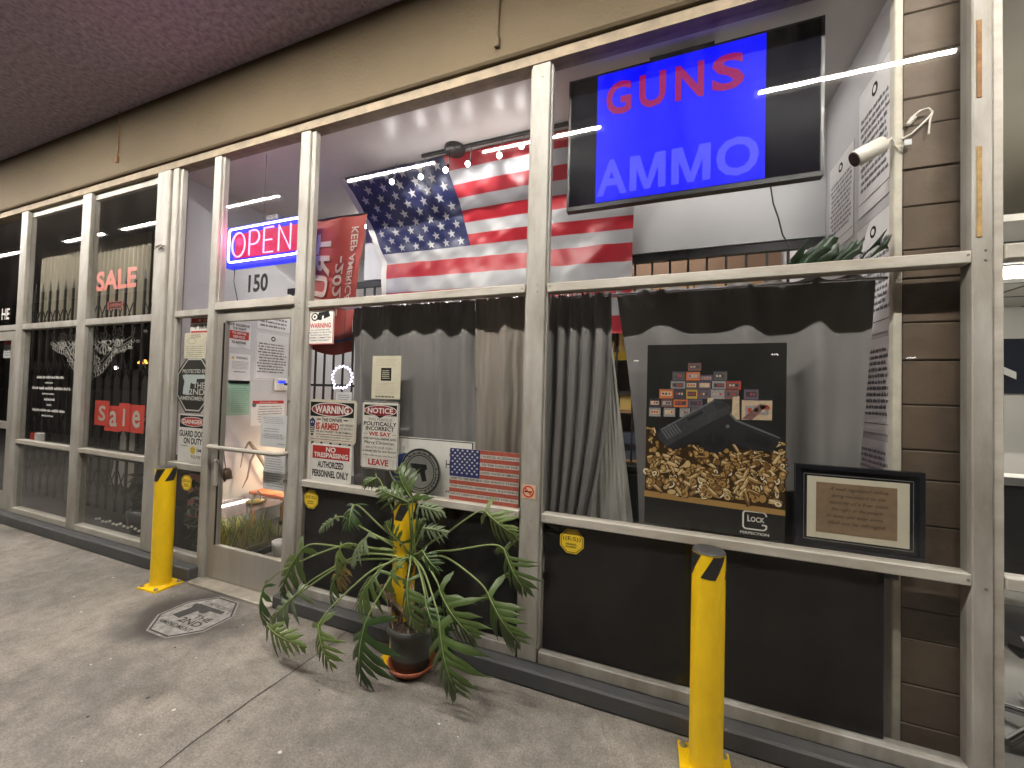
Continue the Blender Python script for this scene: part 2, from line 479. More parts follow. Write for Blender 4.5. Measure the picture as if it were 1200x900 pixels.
bm_ = root('fascia_beam', (-5, YF, 3.54), 'beige stucco beam running above all the shop windows', 'beam')
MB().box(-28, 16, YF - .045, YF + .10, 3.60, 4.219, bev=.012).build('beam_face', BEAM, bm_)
MB().box(-28, 16, YF - .012, YF + .08, 3.535, 3.598).build('head_trim', mat('dusty head trim', (.24, .19, .13), .8, 0, .35, 6, .3, 50), bm_)
# rust runs and small conduits on the beam
for (px, y0, y1, lab) in ((138, 132, 190, 'thin rusty conduit stub hanging on the beam above the dress shop'),
                          (583, 0, 55, 'beige painted conduit with end cap on the beam above the flag window')):
    a = W(px, y1, YF - .05); 
    t = root('conduit', (a.x, YF - .045, a.z), lab, 'conduit')
    zt = 4.215
    r0 = .008 if px > 300 else .005
    MB().tube([(a.x, YF - .055, zt), (a.x + .003, YF - .055, (zt + a.z) / 2), (a.x, YF - .055, a.z)], r0, 8).build('pipe', BEAM if px > 300 else RUST, t)
    MB().box(a.x - r0 * 2, a.x + r0 * 2, YF - .07, YF - .046, a.z - .01, a.z + .05, bev=.004).build('end_cap', BEAM if px > 300 else RUST, t)

# canopy tube fixtures (their reflections are the bright bars in the glass)
TU = emit('fluorescent tube', (1.0, .945, .87), TUBE)
HOUS = mat('white fixture housing', (.7, .68, .63), .5)
fl = root('ceiling_light', (1.3, .66, 4.22), 'white strip light under the canopy, above the right window', 'strip light', 'strip lights under the canopy')
MB().box(.65, 1.95, .60, .72, 4.175, 4.219, bev=.006).box(.65, 1.95, .60, .604, 4.1405, 4.176).box(.65, 1.95, .716, .720, 4.1405, 4.176).box(.65, .654, .604, .716, 4.1405, 4.176).box(1.946, 1.95, .604, .716, 4.1405, 4.176).build('housing', HOUS, fl)
MB().tube([(.69, .66, 4.15), (1.91, .66, 4.15)], .0115, 10).build('tube', TU, fl)
for x, lab in ((-1.22, 'above the middle post'), (-3.05, 'above the flag window'), (-5.45, 'above the post between the two shops'), (-7.84, 'above the dress shop'),
               (-9.64, 'beyond the dress shop window'), (-12.6, 'farthest down the walkway'), (3.75, 'above the shop on the right')):
    copy_thing(fl, (x, .66, 4.22), 'white strip light under the canopy, ' + lab)

# ------------------------------------------------------------------ shop fronts
def pane(parent, x0, x1, z0, z1, y=YF + .026):
    MB().box(x0, x1, y, y + .005, z0, z1).build('glass_pane', GLASS, parent)
ZK = .095
def rails(parent, x0, x1, y0, y1, zs, m, name):
    for (a, b) in zs: MB().box(x0, x1, y0, y1, a, b, bev=.004).build(name, m, parent)

# kerbs under the fronts
kb = root('door_kerb', (-1, YF, 0), 'dark painted kerb under the windows right of the shop door', 'kerb')
MB().box(-2.62, 9, YF - .075, YF + .16, 0, .095, bev=.01).build('kerb_block', KERB, kb)
kb = root('window_kerb', (-8, YF, 0), 'dark painted kerb under the dress shop windows', 'kerb')
MB().box(-24, -3.56, YF - .075, YF + .16, 0, .105, bev=.01).build('kerb_block', KERB, kb)

# ---- gun shop front
g = root('storefront', (-1.5, YF, 0), 'aluminium framed shop front full of signs, flag, screen and curtains around the glass door', 'storefront')
Y0, Y1 = YF, YF + .065
def post(parent, x0, x1, z0=.0, z1=3.536, y0=Y0 - .006, y1=Y1 + .004, m=ALU):
    MB().box(x0, x1, y0, y1, z0, z1, bev=.005).build('post', m, parent)
post(g, -4.15, -4.075, .105)
post(g, -3.59, -3.505, .0)
post(g, -2.60, -2.505, .0)
post(g, -.755, -.645, .097)
post(g, 1.16, 1.222, .097)
# thin inner glazing stops give the posts their second edge
for (x0, x1) in ((-4.075, -4.045), (-3.505, -3.485), (-2.505, -2.465), (-.768, -.755), (-.645, -.632)):
    MB().box(x0, x1, Y0 + .012, Y1 - .01, 2.292 if x0 < -3 and x0 > -3.55 else .165, 3.534, bev=.003).build('glazing_stop', ALU, g)
# bays: (x0,x1, rails)
for (x0, x1, zs) in ((-2.465, -.768, ((2.19, 2.242), (.881, .926), (.097, .16))), (-.632, 1.16, ((2.183, 2.235), (.880, .928), (.097, .162)))):
    zz = sorted(zs)
    for (a, b), nm, m in zip(zz, ('bottom_rail', 'sill_rail', 'transom'), (ALU, ALUW, ALUW)):
        MB().box(x0, x1, Y0 - .004, Y1, a, b, bev=.004).build(nm, m, g)
    pane(g, x0, x1, zz[0][1], zz[1][0]); pane(g, x0, x1, zz[1][1], zz[2][0]); pane(g, x0, x1, zz[2][1], 3.536)
for x0, x1 in ((-2.46, -.77), (-.63, .995)): MB().box(x0, x1, Y1 + .001, 2.278, 2.205, 2.238, bev=.003).build('transom_ledge', ALUW, g)
SCR = mat('screw steel', (.22, .20, .17), .4, .7)
for sx in (-2.455, -.785, -.615, 1.148):
    for sz in (2.216, .905, .13):
        MB().tube([(sx, Y0 - .0075, sz), (sx, Y0 - .003, sz)], .0045, 10).build('screw', SCR, g)
for sx in (-2.555, -.70, 1.19):
    for sz in (2.19, 2.23, .88, 3.45): MB().tube([(sx + .01, Y0 - .010, sz), (sx + .01, Y0 - .005, sz)], .0038, 8).build('screw', SCR, g)
# sidelight
for (a, b), nm in (((2.19, 2.245), 'transom'), ((.872, .924), 'sill_rail'), ((.105, .17), 'bottom_rail')):
    MB().box(-4.045, -3.59, Y0 - .004, Y1, a, b, bev=.004).build(nm, ALU, g)
pane(g, -4.045, -3.59, .17, .872); pane(g, -4.045, -3.59, .924, 2.19); pane(g, -4.045, -3.59, 2.245, 3.536)
# over the door
MB().box(-3.505, -2.60, Y0 - .004, Y1, 2.225, 2.29, bev=.004).build('door_header', ALUW, g)
pane(g, -3.485, -2.60, 2.29, 3.536)
MB().box(-3.555, -2.625, YF - .09, YF + .12, 0, .018, bev=.005).build('threshold', mat('worn threshold plate', (.55, .5, .42), .4, .4, .3, 10), g)
# door
dr = MB().box(-3.505, -3.40, Y0 + .020, Y0 + .06, .02, 2.222, bev=.004).box(-2.66, -2.602, Y0 + .020, Y0 + .06, .02, 2.222, bev=.004) \
    .box(-3.40, -2.66, Y0 + .022, Y0 + .058, 2.13, 2.221, bev=.003).box(-3.40, -2.66, Y0 + .022, Y0 + .058, .021, .292, bev=.003).build('door', ALU2, g)
MB().box(-3.40, -2.66, Y0 + .026, Y0 + .031, .292, 2.13).build('door_glass', GLASS, dr)
MB().tube([(-3.43, Y0 + .02, 1.10), (-3.43, Y0 - .05, 1.105), (-3.40, Y0 - .065, 1.105), (-2.68, Y0 - .065, 1.105), (-2.64, Y0 - .05, 1.105), (-2.64, Y0 + .02, 1.10)], .017, 8).build('push_bar', ALUW, dr)
MB().box(-3.395, -3.365, Y0 - .03, Y0 + .0, .78, 1.0, bev=.01).build('pull_handle', ALU2, dr)
MB().tube([(-2.632, Y0 - .0, .9), (-2.632, Y0 + .022, .9)], .017, 14).build('lock_cylinder', mat('steel', (.6, .6, .6), .25, 1), dr)
MB().box(-2.655, -2.615, Y0 + .008, Y0 + .021, 1.50, 1.68, bev=.003).build('lock_plate', ALU2, dr)
# bottom_rail weather strip gap
MB().box(-3.41, -3.398, Y0 + .01, Y0 + .018, .3, 2.12).build('door_gasket', BLK, dr)

# post between shops, with rough edge
pw_ = root('shop_post', (-4.27, YF, 0), 'wide weathered post between the dress shop and the door shop', 'post')
MB().box(-4.365, -4.18, YF - .015, YF + .10, .105, 3.536, bev=.008).build('post_face', ALU, pw_)
MB().box(-4.18, -4.15, YF + .02, YF + .12, .105, 3.536).build('seam', mat('shadow gap filler', (.2, .18, .15), .8), pw_)
kn = W(188, 290, YF - .03)
mb = MB()
r = random.Random(5)
for k in range(7):
    p = [Vector((kn.x + r.uniform(-.05, .05), YF - .02 - r.uniform(0, .035), kn.z + r.uniform(-.02, .02))) for _ in range(4)]
    mb.tube(p, .0025, 5)
tag(mb.build('wire_knot', mat('rusty wire', (.12, .08, .06), .7), at=(0, 0, 0)), 'twisted rusty wire knot fixed on the wide post between the shops', 'wire')

# ---- left shop front (dresses)
g2 = root('storefront.001', (-7, YF, 0), 'grey framed dress shop front with lace and sale letters in its windows', 'storefront')
for (x0, x1) in ((-6.965, -6.815), (-5.655, -5.495)): post(g2, x0, x1, .105)
post(g2, -8.35, -8.2, .105); post(g2, -9.85, -9.7, .105); post(g2, -11.6, -11.45, .105)
for (x0, x1) in ((-6.815, -5.655), (-5.495, -4.365), (-11.45, -9.85), (-9.7, -8.35)):
    for (a, b), nm, m in (((2.17, 2.235), 'transom', ALU), ((.884, .932), 'sill_rail', ALUW), ((.108, .168), 'bottom_rail', ALUW)):
        MB().box(x0, x1, Y0 - .004, Y1, a, b, bev=.004).build(nm, m, g2)
    for z0, z1 in ((.168, .884), (.932, 2.17), (2.235, 3.47)): pane(g2, x0, x1, z0, z1)
    MB().box(x0, x1, Y0 + .03, Y1, 3.47, 3.536).build('head_rail', ALU, g2)
# its door at the frame edge
MB().box(-8.2, -6.965, Y0 - .004, Y1, 2.17, 2.235, bev=.004).build('door_header', ALU, g2)
pane(g2, -8.2, -6.965, 2.235, 3.47)
d2 = MB().box(-8.19, -8.08, Y0 + .004, Y0 + .05, .11, 2.165, bev=.004).box(-7.08, -6.97, Y0 + .004, Y0 + .05, .11, 2.165, bev=.004) \
    .box(-8.08, -7.08, Y0 + .006, Y0 + .048, 2.06, 2.164).box(-8.08, -7.08, Y0 + .006, Y0 + .048, .111, .3).box(-8.08, -7.08, Y0 + .006, Y0 + .048, 1.03, 1.11).build('door', ALU2, g2)
MB().box(-8.08, -7.08, Y0 + .02, Y0 + .025, .3, 2.06).build('door_glass', GLASS, d2)

# ---- right shop front
g3 = root('storefront.002', (2.4, YF, 0), 'pale framed shop front at the right edge, lit white inside', 'storefront')
post(g3, 1.225, 1.26, .097, y0=YF + .004, m=ALUW)
for (a, b), nm in (((2.19, 2.25), 'transom'), ((.885, .935), 'sill_rail'), ((.097, .162), 'bottom_rail')):
    MB().box(1.26, 4.2, Y0 - .004, Y1, a, b, bev=.004).build(nm, ALUW, g3)
for z0, z1 in ((.162, .885), (.935, 2.19), (2.25, 3.536)): pane(g3, 1.26, 4.2, z0, z1)
post(g3, 4.2, 4.35, .097)
# flaking strips on the right post
pm = root('peeled_patch', (1.19, YF, 2.6), 'two brown strips of old glue where the post paint has peeled', 'paint patch')
for (a, b, c) in ((72, 345, 0), (515, 835, 1)):
    p0, p1 = W(1144, a / 3, YF - .008), W(1144, b / 3, YF - .008)
    MB().box(1.172, 1.188, YF - .0095, YF - .0062, p1.z, p0.z, bev=.001).build('glue_strip', RUST if not c else mat('old glue', (.38, .24, .08), .8, 0, .4, 30), pm)

# ------------------------------------------------------------------ rooms behind the glass
MB().box(-4.35, 1.0, YF + .15, 9, -.1, .02).build('shop_floor', FLOORI, kind='structure')
MB().box(-4.35, 1.0, YF + .085, 9.2, 3.60, 3.7).build('shop_ceiling', ICEIL, kind='structure')
lw = root('partition_wall', (-4.4, 4, 0), 'white left partition wall of the door shop, papered with notices', 'wall')
MB().box(-4.47, -4.35, YF + .11, 9, 0, 3.6).build('wall_face', IWALL, lw)
rw = root('partition_wall.001', (1.05, 4, 0), 'white right partition wall with a strip of notices beside the brick pier', 'wall')
MB().box(1.0, 1.12, 2.312, 9, 0, 3.6).build('wall_face', IWALL, rw)
bw = root('back_wall', (-1.6, 9, 0), 'plain back wall at the far end of the shop room', 'wall')
MB().box(-4.35, 1.0, 9, 9.1, 0, 3.6).build('wall_face', IWALL, bw)
bh = root('bulkhead', (-.8, 3.2, 2.72), 'white bulkhead wall hanging behind the flag and screen', 'wall')
MB().box(-2.9, .998, 3.2, 3.32, 2.72, 3.598).build('bulkhead_face', IWALL, bh)

# brick pier
pr = root('brick_pier', (1.1, 2.31, 0), 'brown glazed brick pier behind the right end of the window', 'pier')
mb = MB(); z = .0; k = 0
hs = [.2, .17, .2, .13, .2, .17, .2, .13, .2]
r = random.Random(11)
while z < 3.55:
    h = hs[k % len(hs)]; e = min(z + h - .005, 3.59)
    mb.box(1.001, 1.236, 2.292 + r.uniform(-.003, .003), 2.33, z, e, bev=.004)
    z += h; k += 1
mb.build('brick', BRICK, pr)
MB().box(1.0, 1.236, 2.298, 2.4, .0, 3.598).build('mortar', JOINT, pr)
MB().box(1.236, 1.262, YF + .105, 2.4, .0, 3.598).build('side_jamb', mat('brown jamb', (.10, .065, .045), .7, 0, .2), pr)
MB().box(.968, .999, 2.285, 2.33, 0, 3.598, bev=.004).build('corner_trim', mat('cream trim', (.62, .58, .48), .6, 0, .2, 12), pr)

# security cage of bars below the bulkhead
cg = root('security_bars', (-1.3, 3.24, 0), 'black vertical security bars between shop room and window display', 'security bars')
BAR = mat('black bar steel', (.02, .02, .022), .45, .3)
for i in range(39): MB().box(-3.95 + i * .128, -3.934 + i * .128, 3.23, 3.246, .1, 2.70).build('bar', BAR, cg)
pass
MB().box(-4.0, .99, 3.215, 3.26, 2.655, 2.715).box(-4.0, .99, 3.22, 3.255, 1.62, 1.645).box(-4.0, .99, 3.22, 3.255, .06, .1).build('cross_rail', BAR, cg)

# shelf with boxes behind the bars
sh = root('stock_shelf', (-.2, 3.9, 0), 'wooden stock shelf behind the security bars, yellow lip halfway', 'shelf')
WOOD = mat('brown shelf wood', (.33, .19, .09), .6, 0, .3, 6, .1, 40, stretch=(.3, 1, 3))
for z in (.5, 1.0, 1.45, 1.95, 2.3): MB().box(-1.2, .98, 3.7, 4.2, z, z + .03).build('shelf_board', WOOD, sh)
MB().box(-1.23, -1.2, 3.7, 4.2, .02, 2.9).build('side_panel', WOOD, sh); MB().box(.95, .98, 3.69, 4.2, .02, 2.29).build('side_panel', WOOD, sh)
MB().box(-1.2, .98, 3.68, 3.7, 1.93, 2.0).build('yellow_lip', YELS, sh)
MB().box(-1.2, .98, 4.2, 4.22, .02, 3.0).build('back_panel', mat('dark wood back', (.12, .07, .04), .7), sh)
CARD = mat('tan cardboard', (.48, .31, .17), .8, 0, .15, 8)
r = random.Random(2); x = -1.15; k = 0
cnt = 0
while x < .75:
    ww = r.uniform(.2, .3); hh = r.uniform(.3, .36)
    o = MB().box(x, x + ww, 3.74, 4.05, 2.33, 2.33 + hh, bev=.004).box(x, x + ww, 3.737, 3.739, 2.33 + hh * .45, 2.33 + hh * .52).build('cardboard_box', CARD, at=(x, 3.74, 2.33))
    tag(o, 'tan cardboard box on the top shelf behind the bars', 'box', 'boxes on the top shelf')
    x += ww + .015
r = random.Random(4)
for z, n in ((1.03, 9), (1.48, 9), (1.98, 7)):
    x = -1.1
    for k in range(n):
        ww = r.uniform(.1, .2); hh = r.uniform(.12, .26)
        c = r.choice([(.3, .05, .04), (.5, .5, .48), (.06, .07, .1), (.5, .35, .1)])
        o = MB().box(x, x + ww, 3.74, 3.98, z, z + hh, bev=.003).build('stock_box', mat('carton %d' % int(c[0] * 100), c, .6), at=(x, 3.74, z))
        tag(o, 'small carton on the lower shelves seen through the curtain gap', 'box', 'cartons on the lower shelves')
        x += ww + .04

# interior strip lights
def room_light(x0, x1, y, z, name_label, power=14):
    t = root('strip_light', ((x0 + x1) / 2, y, z), name_label, 'strip light')
    MB().box(x0, x1, y - .06, y + .06, z - .04, z - .001, bev=.005).build('housing', HOUS, t)
    MB().box(x0 + .02, x1 - .02, y - .045, y + .045, z - .052, z - .041).build('diffuser', emit('room diffuser %g' % power, (1, .93, .85), power), t)
room_light(-.5, .75, 2.84, 3.6, 'strip light added unseen on the ceiling behind the screen to brighten the walls and flag', ROOM * .30)  # added where the screen hides it, brightens side wall, bulkhead and flag
room_light(-3.2, -1.8, 4.6, 3.6, 'strip light on the ceiling behind the flag', ROOM)
room_light(-.9, .5, 3.5, 3.6, 'strip light put out of view between the bulkhead and the shelf to light the boxes', ROOM)  # hidden by the bulkhead, set here to brighten the boxes behind the bars
room_light(-3.0, -1.6, 6.8, 3.6, 'strip light far back in the shop room', ROOM)
room_light(-3.5, -3.0, 3.7, 3.6, 'short strip light on the ceiling behind the door', ROOM)

# ------------------------------------------------------------------ signs in and on the glass
YS = 2.205
def sign(name, quad, y, label, cat, th=.004, m=None, panel='panel', group=None, bev=None):
    P = pxplane(quad, y)
    t = root(name, (P.o.x + P.w / 2, y, P.o.z), label, cat, group)
    mb = MB()
    c = bev or .0
    if c:
        a, b = c, c * P.w / P.h
        q = [(a, 0), (1 - a, 0), (1, b), (1, 1 - b), (1 - a, 1), (a, 1), (0, 1 - b), (0, b)]
        P.prism(mb, q, -th, 0)
    else: P.slab(mb, 0, 1, 0, 1, -th, 0)
    if m is not None: mb.build(panel, m, t)
    return P, t
D1, D2, D3 = .0008, .0016, .0024
def part(parent, name, m, fn):
    mb = MB(); fn(mb); return mb.build(name, m, parent)

# camera warning
P, t = sign('warning_sign', [(360, 363), (391, 361), (391, 404), (361, 403)], YF + .022, 'white warning sign with black camera drawing, top left corner of the flag window', 'sign', m=WHT)
def f(mb):
    P.outline(mb, [(0.0, 0.0), (1, 0.0), (1, 1), (0.0, 1)], .05, D1, 1)
    P.text(mb, 'WARNING', .10, .90, .46, .60, D1, 1, .03)
    P.poly(mb, [(.35, .70), (.42, .90), (.80, .93), (.86, .78), (.5, .68)], D1, 0)
    P.ell(mb, .28, .78, .14, .115, D2, 0); P.ell(mb, .28, .78, .095, .08, D3, 2); P.ell(mb, .28, .78, .04, .035, D3 + .0006, 0)
    P.poly(mb, [(.55, .66), (.56, .80), (.62, .80), (.62, .66)], D2, 2)
    for i, s in enumerate(('ALL ACTIVITIES ARE', 'RECORDED TO AID IN THE', 'PROSECUTION OF ANY', 'CRIME COMMITTED', 'AGAINST THIS FACILITY')):
        P.text(mb, s, .14 if i % 2 == 0 else .08, .86 if i % 2 == 0 else .92, .385 - i * .073, .425 - i * .073, D1, 0, .01)
part(t, 'lettering', [INK, RED, WHT], f)

# warning / owner is armed
P, t = sign('warning_sign', [(361, 469), (418, 468), (417, 521), (361, 517)], YS, 'cream tin warning sign with black band and red oval, THE OWNER IS ARMED', 'sign', m=mat('aged tin white', (.70, .66, .57), .45, 0, .2, 18), bev=.04)
def f(mb):
    P.rect(mb, .05, .95, .60, .94, D1, 0)
    P.ell(mb, .5, .77, .43, .165, D2, 3); P.ell(mb, .5, .77, .41, .145, D3, 2)
    P.text(mb, 'WARNING', .15, .85, .68, .86, D3 + .0007, 3, .03)
    P.text(mb, 'THE OWNER', .30, .72, .485, .57, D1, 0, .02)
    P.rect(mb, .19, .28, .52, .545, D1, 0); P.rect(mb, .75, .84, .52, .545, D1, 0)
    P.text(mb, 'IS ARMED', .18, .66, .29, .46, D1, 1, .04)
    P.text(mb, 'AND PREPARED', .68, .95, .40, .45, D1, 0); P.text(mb, 'TO PROTECT', .69, .94, .31, .36, D1, 0)
    P.text(mb, 'LIFE AND PROPERTY FROM CRIMINALS', .18, .94, .225, .27, D1, 0, .005)
    P.rect(mb, .18, .94, .175, .188, D1, 2)
    P.text(mb, 'NOT RESPONSIBLE FOR DEATH OR INJURY', .18, .92, .10, .14, D1, 0); P.rect(mb, .06, .94, .06, .07, D1, 2)
    # striped emblem like a small shield with a skull-like head
    P.poly(mb, [(.04, .50), (.10, .57), (.16, .50), (.15, .38), (.10, .33), (.05, .38)], D1, 4)
    P.poly(mb, [(.05, .36), (.15, .36), (.13, .17), (.10, .13), (.07, .17)], D1, 0)
    for k in range(4): P.rect(mb, .065, .135, .19 + k * .045, .21 + k * .045, D2, 3)
    P.ell(mb, .08, .46, .012, .02, D2, 3, 8); P.ell(mb, .12, .46, .012, .02, D2, 3, 8)
part(t, 'lettering', [INK, RED, DRED, WHT, NAVY], f)
def f(mb):
    P.outline(mb, [(0.01, .01), (.99, .01), (.99, .99), (.01, .99)], .035, D1, 0)
part(t, 'border', mat('yellowed rim', (.62, .5, .33), .5), f)

# no trespassing
P, t = sign('no_trespassing_sign', [(364, 519), (412, 523), (411, 568), (364, 562)], YS - .006, 'white plastic sign with red top, NO TRESPASSING, standing on the window rail', 'sign', m=WHT, bev=.03)
def f(mb):
    P.rect(mb, .045, .955, .60, .95, D1, 1)
    P.text(mb, 'NO', .38, .62, .79, .93, D2, 2, .035); P.text(mb, 'TRESPASSING', .08, .92, .64, .77, D2, 2, .035)
    P.text(mb, 'AUTHORIZED', .18, .82, .36, .54, D1, 0, .03); P.text(mb, 'PERSONNEL ONLY', .055, .945, .11, .30, D1, 0, .03)
part(t, 'lettering', [INK, RED, WHT], f)

# notice
P, t = sign('notice_sign', [(424, 471), (467, 470), (467, 552), (423, 549)], YS - .002, 'tall distressed tin notice sign with red oval ending in LEAVE', 'sign', m=mat('distressed tin white', (.72, .69, .62), .5, 0, .22, 22), bev=.05)
def f(mb):
    P.rect(mb, .06, .94, .79, .95, D1, 0)
    P.ell(mb, .5, .865, .44, .082, D2, 3); P.ell(mb, .5, .865, .42, .072, D3, 2)
    P.poly(mb, [(.35, .80), (.5, .755), (.65, .80)], D2, 0)
    P.text(mb, 'NOTICE', .16, .84, .825, .905, D3 + .0007, 3, .02)
    L = [('THIS PLACE IS', .18, .82, .715, .755, 4, 0), ('POLITICALLY', .06, .94, .64, .70, 0, .02), ('INCORRECT', .12, .88, .57, .63, 0, .02), ('WE SAY', .20, .80, .49, .55, 1, .03),
         ('ONE NATION UNDER GOD', .06, .94, .435, .465, 0, .015), ('Merry Christmas', .08, .90, .355, .415, 0, 0), ('SALUTE OUR FLAG', .14, .86, .305, .335, 4, 0),
         ('& THANK YOU TO OUR TROOPS', .05, .95, .25, .28, 0, .015), ('if this offends you feel free to', .06, .94, .185, .215, 0, 0), ('LEAVE', .22, .76, .06, .15, 1, .03)]
    for s, a, b, c, d, m, bo in L: P.text(mb, s, a, b, c, d, D1, m, bo, .3 if s[0] in 'Mi' else 0)
    P.rect(mb, .06, .17, .515, .52, D1, 0); P.rect(mb, .83, .94, .515, .52, D1, 0)
part(t, 'lettering', [INK, RED, DRED, WHT, GREY], f)
part(t, 'border', BLK, lambda mb: P.outline(mb, [(.01, .005), (.99, .005), (.99, .995), (.01, .995)], .022, D1, 0))

# small flyer
P, t = sign('flyer', [(437, 417), (470, 417), (469, 468), (435, 467)], YS, 'cream paper flyer with a dark square in its middle, taped above the notice sign', 'flyer', th=.0006, m=CRM, panel='sheet')
def f(mb):
    P.rect(mb, .32, .68, .42, .72, D1, 0)
    P.words(mb, .36, .64, .46, .68, 5, D2, 1, seed=3)
    P.words(mb, .1, .9, .76, .93, 5, D1, 2, seed=4, fill=.4); P.words(mb, .1, .9, .10, .38, 8, D1, 2, seed=5, fill=.4)
    P.words(mb, .1, .9, .03, .08, 1, D1, 0, seed=6, fill=.8)
part(t, 'print', [INK, CRM, mat('faint ink', (.45, .41, .33), .8)], f)

# flag sign with the pledge
P, t = sign('flag_sign', [(527, 527), (608, 529), (608, 597), (527, 584)], YS - .004, 'flat stars and stripes sign printed with the pledge, beside the middle post', 'sign', m=mat('sign white', (.66, .63, .58), .5, 0, .12, 30), th=.006)
RS = mat('weathered red stripe', (.50, .10, .06), .6, 0, .35, 60)
def f(mb):
    for k in range(13):
        z1 = 1 - k / 13; z0 = 1 - (k + 1) / 13
        if k % 2 == 0: P.rect(mb, (.45 if k < 7 else 0), 1, z0, z1, D1, 0)
    P.rect(mb, 0, .45, 1 - 7 / 13, 1, D2, 1)
    for r_ in range(9):
        n = 6 if r_ % 2 == 0 else 5
        for c in range(n):
            a = .04 + (c + (0 if n == 6 else .5)) * .074; b = .965 - r_ * .054
            P.poly(mb, [(a + .021 * (1 if i % 2 == 0 else .45) * math.cos(R_(90 + 36 * i)), b + .026 * (1 if i % 2 == 0 else .45) * math.sin(R_(90 + 36 * i))) for i in range(10)], D3, 2)
part(t, 'stripes', [RS, NAVY, WHT], f)
def f(mb):
    for s, k, a, b in (('I PLEDGE ALLEGIANCE', 1, .47, .99), ('TO THE FLAG OF THE', 3, .47, .98), ('UNITED STATES OF AMERICA', 5, .46, .99), ('AND TO THE REPUBLIC FOR WHICH IT STANDS', 7, .02, .99),
                       ('ONE NATION, UNDER GOD, INDIVISIBLE', 9, .02, .99), ('WITH LIBERTY AND JUSTICE FOR ALL', 11, .02, .98)):
        z = 1 - (k + 1) / 13; P.text(mb, s, a, b, z + .018, z + .058, D1, 0, .01)
part(t, 'lettering', INK, f)

# white framed plate behind, blue oval, and the grey disc
P, t = sign('tin_plate', [(464, 511), (555, 518), (555, 592), (464, 574)], 2.262, 'white plate with dark rim standing behind the round disc sign', 'sign', m=WHT, th=.006)
part(t, 'border', BLK, lambda mb: P.outline(mb, [(.012, .012), (.988, .012), (.988, .988), (.012, .988)], .03, D1, 0))
def f(mb):
    P.text(mb, 'HAND', .66, .93, .52, .66, D1, 0); P.text(mb, 'AND', .72, .9, .36, .47, D1, 0)
    P.words(mb, .66, .95, .10, .16, 1, D1, 0, seed=9)
    P.words(mb, .7, .92, .72, .88, 2, D1, 1, seed=8, fill=.9)
part(t, 'lettering', [INK, GREY], f)
c = W(477, 548, 2.245)
t = root('oval_sign', (c.x, 2.245, c.z - .15), 'blue oval sign half hidden behind the round disc and the plant', 'sign')
Pq = Pl((c.x - .15, 2.245, c.z - .13), w=.30, h=.24)
mb = MB(); Pq.prism(mb, [(.5 + .5 * math.cos(R_(k * 10)), .5 + .5 * math.sin(R_(k * 10))) for k in range(36)], -.006, 0); mb.build('panel', WHT, t)
def f(mb):
    Pq.ell(mb, .5, .5, .46, .45, D1, 0); Pq.text(mb, 'GLOCK', .35, .85, .2, .42, D2, 1, 0, .1)
part(t, 'print', [mat('blue enamel', (.03, .06, .22), .4), WHT], f)
c = W(492, 553, 2.225); rr = .155
t = root('disc_sign', (c.x, 2.225, c.z - rr), 'round grey metal disc sign with a pistol, GLOCK PISTOLS round its rim', 'sign')
Pd = Pl((c.x - rr, 2.225, c.z - rr), w=2 * rr, h=2 * rr)
mb = MB(); Pd.prism(mb, [(.5 + .5 * math.cos(R_(k * 7.5)), .5 + .5 * math.sin(R_(k * 7.5))) for k in range(48)], -.008, 0); mb.build('panel', mat('grey stamped metal', (.27, .27, .25), .45, .3, .15, 20), t)
PISTOL = [(-.50, .22), (-.50, .36), (-.47, .40), (.42, .40), (.47, .36), (.47, .27), (.52, .18), (.40, .12), (.38, .02), (.50, -.42), (.22, -.48), (.08, -.02), (.02, -.10), (-.12, -.10), (-.15, .10), (-.28, .16), (-.46, .16)]
def f(mb):
    Pd.ring(mb, .5, .5, .49, .49, .01, D1); Pd.ring(mb, .5, .5, .36, .36, .006, D1); Pd.ring(mb, .5, .5, .40, .40, .004, D1)
    Pd.poly(mb, [(.47 + x * .42, .5 + y * .42) for x, y in PISTOL], D1)
    for s, a0, stp in (('GLOCK', 132, -19), ('PISTOLS', -68, 13.5)):
        for i, ch in enumerate(s):
            a = R_(a0 + i * stp); top = s == 'GLOCK'
            vs, fs, asp = glyphs(ch, .01); 
            cx, cz = .5 + .435 * math.cos(a), .5 + .435 * math.sin(a)
            ux = Vector((math.sin(a), -math.cos(a))) if top else Vector((-math.sin(a), math.cos(a)))
            uz = Vector((math.cos(a), math.sin(a))) if top else Vector((-math.cos(a), -math.sin(a)))
            hh = .075
            mb.mesh([Pd.p(cx + ux.x * (x - .5) * hh * min(asp, 1) + uz.x * (y - .5) * hh, cz + ux.y * (x - .5) * hh * min(asp, 1) + uz.y * (y - .5) * hh, D1) for x, y in vs], fs)
part(t, 'relief', INK, f)
for a in (90, 0, 270): pass

# no smoking sticker on the middle post
P, t = sign('no_smoking_sticker', [(612, 568), (628, 568), (627, 585), (611, 584)], YF - .0085, 'small faded no smoking sticker on the middle post', 'sticker', th=.0006, m=mat('faded sticker', (.62, .42, .26), .6))
def f(mb):
    P.ring(mb, .48, .5, .42, .42, .008, D1, 0)
    P.poly(mb, [(.15, .74), (.22, .82), (.82, .26), (.75, .18)], D2, 0)
    P.rect(mb, .2, .75, .45, .55, D1, 1)
part(t, 'print', [RED, INK], f)

